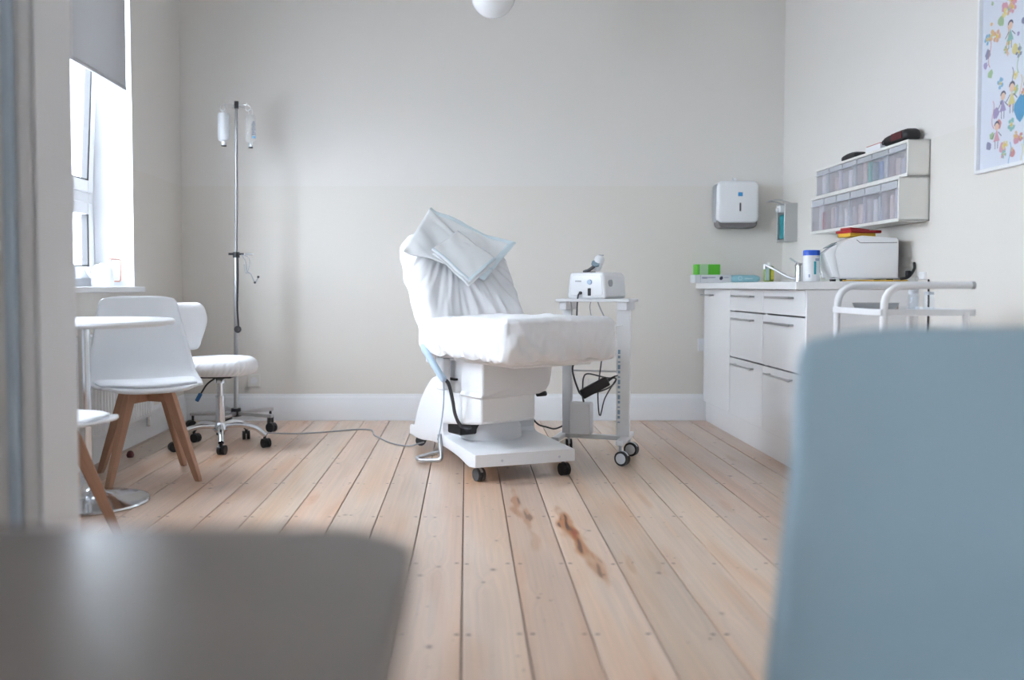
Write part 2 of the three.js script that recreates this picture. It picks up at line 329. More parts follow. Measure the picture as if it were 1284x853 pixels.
// ---------------------------------------------------------------- shell chairs
function makeShellChair(name, label, shellMat, padMat, pos, turn) {
  const c = thing(name, label, 'chair', pos, turn);
  const prof = new THREE.CatmullRomCurve3([V3(0, 0.425, 0.235), V3(0, 0.437, 0.20), V3(0, 0.432, 0.08), V3(0, 0.428, -0.06), V3(0, 0.447, -0.155), V3(0, 0.505, -0.212), V3(0, 0.61, -0.244), V3(0, 0.73, -0.272), V3(0, 0.84, -0.297), V3(0, 0.853, -0.30)], false, 'catmullrom', 0.5);
  const widths = [[0, 0.155], [0.03, 0.195], [0.12, 0.232], [0.3, 0.252], [0.45, 0.258], [0.58, 0.245], [0.72, 0.222], [0.84, 0.203], [0.92, 0.191], [0.975, 0.183], [1, 0.168]];
  const W = (u) => { for (let i = 1; i < widths.length; i++) if (u <= widths[i][0]) { const t = (u - widths[i - 1][0]) / (widths[i][0] - widths[i - 1][0]); return widths[i - 1][1] + (widths[i][1] - widths[i - 1][1]) * t; } return 0.168; };
  const surf = (u, v) => {
    const p = prof.getPointAt(Math.min(1, Math.max(0, u))), s = 2 * v - 1, w = W(u), a = Math.abs(s);
    const back = THREE.MathUtils.smoothstep(u, 0.42, 0.62);
    p.x = s * w;
    const curl = Math.pow(a, 3.2);
    p.y += (1 - back) * (curl * (0.010 + 0.016 * THREE.MathUtils.smoothstep(u, 0.08, 0.42))) + 0.0 * back;
    p.z += back * curl * 0.036 * (1 - 0.55 * THREE.MathUtils.smoothstep(u, 0.75, 1)) + (u < 0.06 ? -0.02 * a * a : 0);
    if (u > 0.93) p.y -= 0.012 * Math.pow(a, 4) * (u - 0.93) / 0.07;
    return p;
  };
  mesh('shell', sheet(surf, 56, 30, 0.012), shellMat, c);
  // seat pad
  mesh('seat_pad', sheet((u, v) => { const q = surf(0.035 + u * 0.40, 0.5 + (v - 0.5) * (0.9 - 0.5 * Math.pow(Math.abs(2 * u - 1), 6))); const b = (1 - Math.pow(Math.abs(2 * u - 1), 6)) * (1 - Math.pow(Math.abs(2 * v - 1), 6)); q.y += 0.010 + 0.014 * b; return q; }, 24, 24, 0.014), padMat, c);
  // cross frame and legs
  mesh('cross_frame', [box(0.25, 0.045, 0.026, 0, 0.385, 0).rotateY(0), box(0.25, 0.045, 0.026, 0, 0.385, 0).translate(0, -0.385, 0).rotateY(PI / 2).translate(0, 0.385, 0)].map((g) => g.rotateY(PI / 4)), M.beech, c);
  mesh('mount_plate', [cyl(0.085, 0.1, 0.02, 0, 0.413, 0, 24)], shellMat, c);
  for (const [sx, sz] of [[1, 1], [-1, 1], [1, -1], [-1, -1]]) {
    const a = V3(sx * 0.085, 0.408, sz * 0.085), b = V3(sx * 0.195, 0.0, sz * 0.20), g = new RoundedBoxGeometry(1, 1, 1, 2, 0.12), p = g.attributes.position, d = b.clone().sub(a), out = V3(sx, 0, sz).normalize(), side = V3(sz, 0, -sx).normalize().multiplyScalar(sx * sz);
    for (let i = 0; i < p.count; i++) {
      const t = 0.5 - p.getY(i), q = a.clone().addScaledVector(d, t), r0 = 0.056 - 0.026 * t, r1 = 0.034 - 0.008 * t;
      q.addScaledVector(out, p.getX(i) * r0).addScaledVector(side, p.getZ(i) * r1); p.setXYZ(i, q.x, Math.max(0, q.y), q.z);
    }
    g.computeVertexNormals();
    mesh('leg', g, M.beech, c);
  }
  return c;
}
makeShellChair('shell_chair', 'white shell chair with beech legs drawn up behind the round table', M.whiteShell, M.cushion, [-1.505, 0, 1.785], 27 * PI / 180);
makeShellChair('shell_chair', 'white shell chair half hidden by the door casing, facing the round table', M.whiteShell, M.cushion, [-1.47, 0, 2.97], PI - 0.25);
makeShellChair('shell_chair', 'large blurred pale blue shell chair in the doorway', M.blueShell, M.blueShell, [0.575, 0, 5.235], 0.03).scale.set(1.07, 1, 1);

// round table
{
  const t = thing('round_table', 'round white pedestal table with chrome foot by the window', 'table', [-1.56, 0, 2.29]);
  mesh('table_top', lathe([[0, 0.738], [0.31, 0.738], [0.334, 0.744], [0.34, 0.752], [0.338, 0.761], [0.33, 0.766], [0, 0.766]], 72), M.whiteShell, t);
  mesh('column', [cyl(0.024, 0.024, 0.70, -0.02, 0.385, 0, 28), cyl(0.06, 0.06, 0.012, -0.02, 0.733, 0, 28)], M.chrome, t);
  mesh('foot', lathe([[0, 0], [0.232, 0], [0.236, 0.006], [0.232, 0.013], [0.2, 0.02], [0.12, 0.034], [0.06, 0.05], [0.038, 0.075], [0.034, 0.1], [0.034, 0.115], [0, 0.115]], 64).translate(-0.005, 0, 0), M.chrome, t);
}
// ---------------------------------------------------------------- castor maker (a part: fork plus wheels)
function castor(parent, x, z, turn, h, r, wide, wheelMat, hubMat, forkMat) {
  const g = new THREE.Group(); g.name = 'castor'; parent.add(g); g.position.set(x, 0, z); g.rotation.y = turn;
  const add = (n, geo, m) => { const o = new THREE.Mesh(merge(geo), m); o.name = n; o.castShadow = o.receiveShadow = true; g.add(o); };
  const wheel = (dx) => new THREE.CylinderGeometry(r, r, wide, 22).rotateZ(PI / 2).translate(dx, r, 0.012);
  add('wheel', [wheel(-wide * 0.72), wheel(wide * 0.72)], wheelMat);
  if (hubMat) add('hub', [-1, 1].map((s) => new THREE.CylinderGeometry(r * 0.72, r * 0.72, 0.004, 20).rotateZ(PI / 2).translate(s * (wide * 1.22 + 0.001), r, 0.012)), hubMat);
  add('fork', [new THREE.SphereGeometry(r * 1.06, 16, 8, 0, PI * 2, 0, PI * 0.36).scale(wide * 1.15 / r, 1, 1).translate(0, r, 0.012), cyl(0.008, 0.008, h - 1.6 * r, 0, h - (h - 1.6 * r) / 2, 0, 12)], forkMat);
  return g;
}
// stool
{
  const s = thing('wheeled_stool', 'white covered wheeled stool with backrest and chrome star base', 'stool', [-1.381, 0, 1.0]);
  mesh('seat', softBox(0.41, 0.095, 0.41, 0.047, 0.01, (p, n) => { const a = Math.atan2(p.z, p.x), r = Math.hypot(p.x, p.z); const q = V3(p.x, p.y, p.z); const k = Math.max(Math.abs(p.x), Math.abs(p.z)) / (r || 1); const m = r > 0.001 ? 1 + (k - 1) * 0.75 : 1; q.x *= m; q.z *= m; if (p.y < 0.03 && r > 0.15) { const f = 0.0045 * Math.sin(a * 46 + 3 * p.y * 40) * (p.y < 0.0 ? 1 : 0.5); q.x += n.x * f; q.z += n.z * f; } if (p.y > 0) q.y += 0.006 * Math.cos(r * 7); return q; }).translate(0, 0.457, 0), M.cloth, s);
  mesh('seat_plate', [box(0.17, 0.016, 0.17, 0, 0.402, 0, 0.005)], M.black, s);
  mesh('gas_column', [cyl(0.026, 0.026, 0.16, 0, 0.21, 0, 24), cyl(0.017, 0.017, 0.16, 0, 0.33, 0, 20), cyl(0.034, 0.028, 0.03, 0, 0.378, 0, 20)], M.chrome, s);
  mesh('height_lever', tube([[-0.02, 0.39, 0.03], [-0.055, 0.36, 0.06], [-0.085, 0.31, 0.075]], 0.005, 16, 8), M.black, s);
  mesh('lever_grip', new RoundedBoxGeometry(0.022, 0.05, 0.014, 3, 0.006).rotateZ(-0.5).translate(-0.096, 0.29, 0.08), M.leverBlue, s);
  mesh('backrest', softBox(0.07, 0.27, 0.34, 0.034, 0.012, (p, n) => { const t = p.y / 0.135, k = 0.58 + 0.42 * THREE.MathUtils.smoothstep(t, -1.1, 0.35); return V3(p.x + 0.9 * p.z * p.z, p.y, p.z * k * (1 - 0.22 * Math.max(0, t) ** 3)); }).rotateZ(0.1).rotateY(-0.62).translate(-0.235, 0.675, -0.03), M.cloth, s);
  mesh('back_bracket', tube([[-0.07, 0.40, 0], [-0.19, 0.395, 0], [-0.245, 0.45, 0], [-0.242, 0.62, 0]], 0.011, 24, 10), M.chrome, s);
  mesh('hub', [lathe([[0, 0.085], [0.03, 0.085], [0.042, 0.1], [0.04, 0.125], [0.03, 0.14], [0, 0.14]])], M.chrome, s);
  for (let k = 0; k < 5; k++) {
    const a = (2 + 72 * k) * PI / 180, cx = Math.cos(a), cz = Math.sin(a);
    mesh('base_arm', new THREE.TubeGeometry(new THREE.CatmullRomCurve3([V3(0.02 * cx, 0.118, 0.02 * cz), V3(0.12 * cx, 0.125, 0.12 * cz), V3(0.20 * cx, 0.108, 0.20 * cz), V3(0.258 * cx, 0.066, 0.258 * cz)]), 20, 0.0155, 12), M.chrome, s);
    castor(s, 0.25 * cx, 0.25 * cz, a + 0.7 + k, 0.066, 0.026, 0.017, M.black, null, M.black);
  }
}
// infusion stand
{
  const s = thing('infusion_stand', 'tall chrome infusion stand with wheeled base beside the back wall', 'infusion stand', [-1.462, 0, 0.36]);
  s.rotation.z = -0.012;
  mesh('lower_pole', cyl(0.0135, 0.0135, 1.0, 0, 0.6, 0, 20), M.steel, s);
  mesh('upper_pole', cyl(0.0085, 0.0085, 1.0, 0, 1.55, 0, 16), mat(lin(0.30, 0.30, 0.31), 0.35, { metalness: 1 }), s);
  mesh('clamp_knob', [cyl(0.021, 0.021, 0.035, 0, 1.1, 0, 20), bar([-0.045, 1.105, 0.01], [0.05, 1.105, 0.01], 0.007)], M.black, s);
  mesh('top_cap', cyl(0.0135, 0.0135, 0.045, 0, 2.035, 0, 18), M.black, s);
  for (const [dx, tip] of [[-1, 0.085], [1, 0.08]]) {
    mesh('hook', tube([[0, 2.035, 0], [dx * 0.05, 2.035, 0.005], [dx * tip, 2.03, 0.01], [dx * (tip + 0.012), 2.01, 0.012], [dx * tip, 1.995, 0.014], [dx * (tip - 0.018), 2.006, 0.014], [dx * (tip - 0.012), 2.045, 0.01]], 0.0028, 40, 8), M.chrome, s);
    mesh('hook', tube([[0, 2.03, 0], [dx * 0.03, 2.028, -0.04], [dx * 0.045, 2.03, -0.07], [dx * 0.035, 2.05, -0.075], [dx * 0.02, 2.045, -0.055]], 0.0028, 30, 8), M.chrome, s);
  }
  mesh('tubing', tube([[0.012, 1.09, 0.012], [0.014, 0.95, 0.015], [0.012, 0.78, 0.017], [0.018, 0.68, 0.017], [0.02, 0.65, 0.017]], 0.0055, 40, 8), M.black, s);
  mesh('tubing_clamp', [new THREE.TorusGeometry(0.017, 0.006, 10, 22).translate(0.016, 0.632, 0.02), cyl(0.012, 0.012, 0.02, 0.016, 0.632, 0.02, 14).rotateX(0)], M.darkGrey, s);
  mesh('drip_line', [tube([[0.04, 1.1, 0.02], [0.065, 1.06, 0.03], [0.075, 1.0, 0.03], [0.10, 0.98, 0.03], [0.125, 0.93, 0.03], [0.145, 0.96, 0.03]], 0.0035, 50, 8), tube([[0.05, 1.1, 0.02], [0.085, 1.08, 0.02], [0.09, 1.03, 0.03], [0.07, 0.985, 0.03], [0.055, 1.04, 0.02]], 0.003, 40, 8), box(0.05, 0.012, 0.012, 0.085, 1.105, 0.02, 0.004)], M.grey, s);
  mesh('line_end', [ball(0.008, 0.125, 0.928, 0.03), ball(0.008, 0.146, 0.963, 0.03)], M.darkGrey, s);
  mesh('base_hub', [cyl(0.035, 0.03, 0.05, 0, 0.105, 0, 22)], M.black, s);
  for (let k = 0; k < 5; k++) {
    const a = (24 + 72 * k) * PI / 180, cx = Math.cos(a), cz = Math.sin(a);
    mesh('base_arm', box(0.26, 0.022, 0.028, 0.15, 0.1, 0, 0.005).rotateY(-a), M.steel, s);
    castor(s, 0.262 * cx, 0.262 * cz, a * 1.7 + 0.4, 0.092, 0.03, 0.017, M.black, null, M.black);
  }
  // bottles hanging on the hooks
  const b1 = thing('infusion_bottle', 'cloudy white infusion bottle hanging upside down from the hook', 'bottle', [-1.515, 1.775, 0.374]);
  mesh('body', lathe([[0.012, 0.03], [0.03, 0.036], [0.036, 0.05], [0.036, 0.19], [0.03, 0.205], [0.012, 0.21], [0, 0.21]]), mat(lin(0.90, 0.93, 0.96), 0.4, { transmission: 0.4, thickness: 0 }), b1);
  mesh('cap', [cyl(0.014, 0.016, 0.03, 0, 0.017, 0, 18)], M.whitePlastic, b1);
  mesh('cap_ring', cyl(0.0165, 0.0165, 0.005, 0, 0.004, 0, 18), M.darkGrey, b1);
  mesh('hanger', tube([[-0.01, 0.208, 0], [-0.012, 0.225, 0], [0, 0.232, 0], [0.012, 0.225, 0], [0.01, 0.208, 0]], 0.0022, 24, 6), M.whitePlastic, b1);
  const b2 = thing('infusion_bottle', 'clear infusion bottle with blue-grey print hanging from the hook', 'bottle', [-1.348, 1.765, 0.374]);
  mesh('body', lathe([[0.012, 0.03], [0.026, 0.036], [0.032, 0.05], [0.032, 0.19], [0.026, 0.205], [0.012, 0.21], [0, 0.21]]), mat(lin(0.96, 0.97, 0.98), 0.06, { transmission: 0.92, thickness: 0 }), b2);
  mesh('print', (() => { const l = []; for (let i = 0; i < 9; i++) l.push(box(0.012 + 0.006 * (i % 3), 0.005, 0.0015, 0.017, 0.158 - i * 0.0095, 0.0285).rotateY(0.3)); return l; })(), mat(lin(0.16, 0.2, 0.3), 0.6), b2);
  mesh('blue_label', box(0.02, 0.014, 0.0015, 0.017, 0.064, 0.0285).rotateY(0.3), mat(lin(0.12, 0.35, 0.6), 0.6), b2);
  mesh('cap', [cyl(0.013, 0.013, 0.026, 0, 0.016, 0, 18)], M.frosted, b2);
  mesh('cap_ring', cyl(0.0135, 0.0135, 0.006, 0, 0.003, 0, 18), M.darkGrey, b2);
  mesh('hanger', tube([[-0.01, 0.208, 0], [-0.012, 0.23, 0], [0, 0.242, 0], [0.012, 0.23, 0], [0.01, 0.208, 0]], 0.0022, 24, 6), M.whitePlastic, b2);
}

// ---------------------------------------------------------------- treatment chair
{
  const yawB = 19.5 * PI / 180, yawU = 32 * PI / 180;
  const c = thing('treatment_chair', 'white electric treatment chair on a castor base in the middle of the room', 'treatment chair', [0.095, 0, 1.344], yawB);
  const inner = (n) => mesh(n[0], n[1], n[2], n[3] ?? c);
  // base: side outline in (z, y), drawn out across the width
  const side = [[0.545, 0.075], [0.545, 0.132], [0.40, 0.137], [0.12, 0.148], [0.085, 0.152], [0.07, 0.17], [0.062, 0.30], [0.05, 0.40], [0.02, 0.436], [-0.04, 0.438], [-0.12, 0.42], [-0.22, 0.365], [-0.31, 0.30], [-0.375, 0.235], [-0.43, 0.16], [-0.452, 0.125], [-0.53, 0.118], [-0.545, 0.108], [-0.55, 0.06], [-0.40, 0.06], [-0.30, 0.066], [-0.12, 0.088], [0.05, 0.094], [0.20, 0.09], [0.33, 0.08], [0.42, 0.066], [0.46, 0.062]];
  const curve = new THREE.SplineCurve(side.slice(6, 16).map(([z, y]) => new THREE.Vector2(z, y))).getPoints(26).map((p) => [p.x, p.y]);
  const arch = new THREE.SplineCurve(side.slice(19, 26).map(([z, y]) => new THREE.Vector2(z, y))).getPoints(24).map((p) => [p.x, p.y]);
  const prof = [...side.slice(0, 6), ...curve, ...side.slice(16, 19), ...arch, ...side.slice(26)];
  const body = toCreasedNormals(extrude(prof.map(([z, y]) => [-z, y]).reverse(), 0.505, 0.006), 0.5).rotateY(PI / 2).translate(-0.2525, 0, 0);
  mesh('base', body, M.whitePlastic, c);
  for (const x of [-0.12, 0.17]) mesh('screw_cap', new THREE.CylinderGeometry(0.006, 0.006, 0.003, 14).rotateX(PI / 2).translate(x, 0.1, 0.546), M.hub, c);
  for (const [x, z, t] of [[-0.212, 0.47, 0.2], [0.215, 0.49, 0.1], [-0.21, -0.50, 1.2], [0.21, -0.47, 0.9]]) castor(c, x, z, t, 0.075, 0.03, 0.016, z > 0 && x > 0 ? M.black : M.darkGrey, null, x < 0 ? M.steel : M.black);
  // foot bar of bent tube at the rear corner
  mesh('foot_bar', pipe([[-0.262, 0.15, 0.045], [-0.268, 0.03, 0.10], [-0.36, 0.018, 0.02], [-0.355, 0.018, -0.06], [-0.24, 0.05, -0.02]], 0.025, 0.011), M.steel, c);
  // swivelling upper part
  const rel = V3(0.08 - 0.095, 0, 1.526 - 1.344).applyAxisAngle(V3(0, 1, 0), -yawB);
  const place = (g) => g.rotateY(yawU - yawB).translate(rel.x, 0, rel.z);
  mesh('turret', place(merge([lathe([[0.0, 0.13], [0.16, 0.13], [0.165, 0.14], [0.16, 0.2], [0.14, 0.235], [0.12, 0.27], [0, 0.27]], 48).scale(1, 1, 0.9).translate(0.06, 0, -0.02)])), M.whitePlastic, c);
  // lower motor housing: slanted underside
  const lowProf = [[0.298, 0.39], [0.298, 0.275], [0.285, 0.262], [0.20, 0.25], [-0.02, 0.225], [-0.06, 0.225], [-0.075, 0.25], [-0.075, 0.39]];
  mesh('lower_housing', place(toCreasedNormals(extrude(lowProf.map(([z, y]) => [-z, y]).reverse(), 0.31, 0.012), 0.6).rotateY(PI / 2).translate(-0.2, 0, 0)), M.whitePlastic, c);
  mesh('gap_shade', place(merge([span(-0.17, -0.02, 0.175, 0.232, -0.06, 0.06, 0.01)])), M.black, c);  // black block put in for the shade in the gap below the housing
  // upper housing: rounded lower right
  const up = [[-0.2, 0.56], [-0.2, 0.405], [-0.212, 0.388], [-0.205, 0.38], [0.13, 0.388], [0.165, 0.40], [0.19, 0.43], [0.2, 0.48], [0.205, 0.56]];
  mesh('upper_housing', place(toCreasedNormals(extrude(up, 0.19, 0.01), 0.6).translate(0, 0, 0.118)), M.whitePlastic, c);
  mesh('rear_housing', place(span(-0.19, 0.19, 0.38, 0.56, -0.10, 0.13, 0.02)), M.whitePlastic, c);
  mesh('side_slot', place(span(-0.212, -0.18, 0.448, 0.458, -0.05, 0.075, 0.003)), M.black, c);
  mesh('dark_stop', place(new THREE.CylinderGeometry(0.012, 0.012, 0.05, 14).rotateZ(PI / 2).translate(0.15, 0.384, 0.29)), M.black, c);
  mesh('seat_frame', place(merge([span(-0.22, 0.22, 0.545, 0.575, -0.09, 0.58, 0.01), span(-0.26, -0.215, 0.40, 0.56, -0.02, 0.05, 0.01)])), M.whitePlastic, c);
  // cushions (mostly hidden below the disposable covers)
  mesh('seat_cushion', place(softBox(0.57, 0.13, 0.74, 0.04, 0.05).translate(0, 0.648, 0.275)), M.cushion, c);
  const recline = Math.atan2(0.515, 0.857), lean = (g) => g.rotateX(-recline).translate(0, 0.70, 0.01);
  mesh('back_cushion', place(lean(softBox(0.54, 0.56, 0.11, 0.045, 0.05).translate(0, 0.255, -0.082))), M.cushion, c);
  mesh('back_hinge', place(merge([span(-0.24, -0.19, 0.52, 0.72, -0.16, -0.08, 0.012), span(0.19, 0.24, 0.52, 0.72, -0.16, -0.08, 0.012)])), M.whitePlastic, c);
  // side grip and its cables
  mesh('side_grip', place(tube([[-0.305, 0.612, -0.055], [-0.31, 0.585, -0.02], [-0.31, 0.535, 0.045], [-0.30, 0.485, 0.095], [-0.292, 0.465, 0.11]], 0.0165, 30, 12)), M.handleBlue, c);
  mesh('control_cable', place(tube([[-0.292, 0.468, 0.108], [-0.27, 0.44, 0.122], [-0.25, 0.36, 0.125], [-0.232, 0.29, 0.12], [-0.2, 0.235, 0.12], [-0.15, 0.222, 0.12]], 0.0085, 50, 10)), M.darkGrey, c);
  mesh('thin_cable', place(tube([[-0.292, 0.46, 0.115], [-0.285, 0.35, 0.10], [-0.285, 0.24, 0.075], [-0.285, 0.165, 0.045]], 0.003, 40, 8)), M.blueSteel, c);
  mesh('grip_tab', place(span(-0.29, -0.25, 0.6, 0.612, -0.05, 0.0, 0.004)), M.handleBlue, c);

  // covers: wrinkled non-woven sheets, open in the middle of the underside
  const place2 = (g) => g.rotateY(yawU).translate(0.08, 0, 1.526);
  const fold = (a, b, k) => { const n = noise(a * k, b * k, 3.3); return 1 - 2 * Math.abs(n); };
  const seatCover = softBox(0.615, 0.195, 0.78, 0.05, 0.0085, (p, n) => {
    const y = p.y, q = V3(p.x, p.y, p.z), sideness = Math.max(Math.abs(n.x), Math.abs(n.z)), along = Math.abs(n.z) > Math.abs(n.x) ? p.x : p.z;
    let d = 0.004 * noise(p.x * 7, p.z * 7, 1) + 0.003 * noise(p.x * 18, p.z * 18, y * 18);
    d += n.y > 0.5 ? 0.004 * fold(p.x * 0.7 + p.z * 0.5, p.z * 0.5, 11) : 0;
    if (sideness > 0.3) d += sideness * (0.013 * fold(along + 0.8 * y, y * 0.45, 11) + 0.009 * noise(along * 24 - y * 10, y * 9, 6) + 0.005 * noise(along * 60, y * 14, 2) - (y < -0.03 ? 0.012 * Math.min(1, (-0.03 - y) / 0.06) : 0));
    q.addScaledVector(n, d);
    if (y < -0.05) q.y += 0.012 * noise(along * 11, 4.2, n.x) + 0.006 * noise(along * 40, 1.2, n.z) + (n.y < -0.7 ? 0.012 : 0);
    if (n.y > 0.4) q.y += 0.012 * THREE.MathUtils.smoothstep(p.z, -0.1, -0.38) + 0.006 * (1 - (p.x / 0.3) ** 2);
    return q;
  }).translate(0, 0.65, 0.27);
  tag(mesh('seat_cover', place2(seatCover), M.cloth), 'crinkled white disposable sheet fitted over the seat of the treatment chair', 'cover');
  const backCover = softBox(0.585, 0.60, 0.165, 0.06, 0.0085, (p, n) => {
    const q = V3(p.x, p.y, p.z); let d = 0.003 * noise(p.x * 9, p.y * 9, 2);
    const dx = p.x + 0.02, dy = p.y - 0.36, ang = Math.atan2(dx, -dy);
    if (n.z > 0.2) d += n.z * (0.013 * fold(ang * 1.05, Math.hypot(dx, dy) * 0.35, 7.5) + 0.006 * noise(ang * 22, p.y * 3, 8));
    else d += 0.005 * fold(p.y + p.z, p.z * 0.5, 10) + 0.004 * noise(p.y * 22, p.z * 8, p.x * 5);
    q.addScaledVector(n, d);
    const t = THREE.MathUtils.smoothstep(p.y, 0.08, 0.30); q.x *= 1 - 0.04 * t; q.z += 0.012 * t;
    return q;
  }).translate(0, 0.262, -0.082);
  tag(mesh('backrest_cover', place2(lean(backCover)), M.cloth), 'crinkled white disposable sheet pulled over the reclined backrest', 'cover');
  // absorbent pads over the head end; (x, s) on the backrest face
  const onBack = (x, s, o) => V3(x, 0.70 + 0.857 * s + 0.515 * o, 0.01 - 0.515 * s + 0.857 * o);
  const quad = (A, B, C, D, off) => (u, v) => { const x = (1 - v) * ((1 - u) * A[0] + u * B[0]) + v * ((1 - u) * D[0] + u * C[0]), s = (1 - v) * ((1 - u) * A[1] + u * B[1]) + v * ((1 - u) * D[1] + u * C[1]); return onBack(x, s, off(u, v, x, s)); };
  const pad1 = thing('absorbent_pad', 'pale blue and white absorbent pad standing up over the head end', 'absorbent pad');
  const P1 = quad([-0.345, 0.425], [-0.125, 0.685], [0.335, 0.475], [0.06, 0.245], (u, v, x, s) => 0.034 + 0.03 * noise(x * 8, s * 8, 1.1) + 0.016 * Math.max(0, 1 - Math.abs(noise(x * 6 + s * 4, 0.3, 7)) * 5) + 0.015 * v * (1 - v) - 0.09 * Math.max(0, Math.abs(x) - 0.27) );
  mesh('sheet', place2(sheet(P1, 36, 36, 0.009)), M.padWhite, pad1);
  const strip = (F, u0, u1, v0, v1, lift) => sheet((u, v) => { const a = u0 + (u1 - u0) * u, b = v0 + (v1 - v0) * v, e = 1e-3, p = F(a, b), n = F(Math.min(1, a + e), b).sub(F(Math.max(0, a - e), b)).cross(F(a, Math.min(1, b + e)).sub(F(a, Math.max(0, b - e)))).normalize(); return p.addScaledVector(n, lift); }, 30, 3, 0.003);
  mesh('blue_border', [place2(strip(P1, 0, 1, 0.93, 1.0, 0.0048)), place2(strip(P1, 0, 1, 0.93, 1.0, -0.0048)), place2(strip((a, b) => P1(b, a), 0, 1, 0.94, 1.0, 0.0048)), place2(strip((a, b) => P1(b, a), 0, 1, 0.94, 1.0, -0.0048))], M.padBlue, pad1);
  const pad2 = thing('absorbent_pad', 'folded square absorbent pad with light blue edges on the backrest', 'absorbent pad');
  const P2 = quad([-0.205, 0.415], [-0.02, 0.53], [0.165, 0.365], [-0.045, 0.225], (u, v, x, s) => 0.062 + 0.016 * noise(x * 10, s * 10, 4) + 0.02 * u * (1 - u) );
  mesh('top_layer', place2(sheet(P2, 28, 28, 0.01)), M.padWhite, pad2);
  const P3 = quad([-0.20, 0.395], [0.0, 0.52], [0.185, 0.36], [-0.045, 0.208], (u, v, x, s) => 0.050 + 0.016 * noise(x * 10, s * 10, 4));
  mesh('folded_layer', place2(sheet(P3, 28, 28, 0.008)), M.padWhite, pad2);
  mesh('blue_edge', [place2(strip(P2, 0, 1, 0.93, 1, 0.006)), place2(strip(P2, 0, 1, 0.93, 1, -0.006)), place2(strip((a, b) => P2(b, a), 0, 1, 0, 0.05, 0.006)), place2(strip((a, b) => P2(b, a), 0, 1, 0, 0.05, -0.006))], M.padBlue, pad2);
}

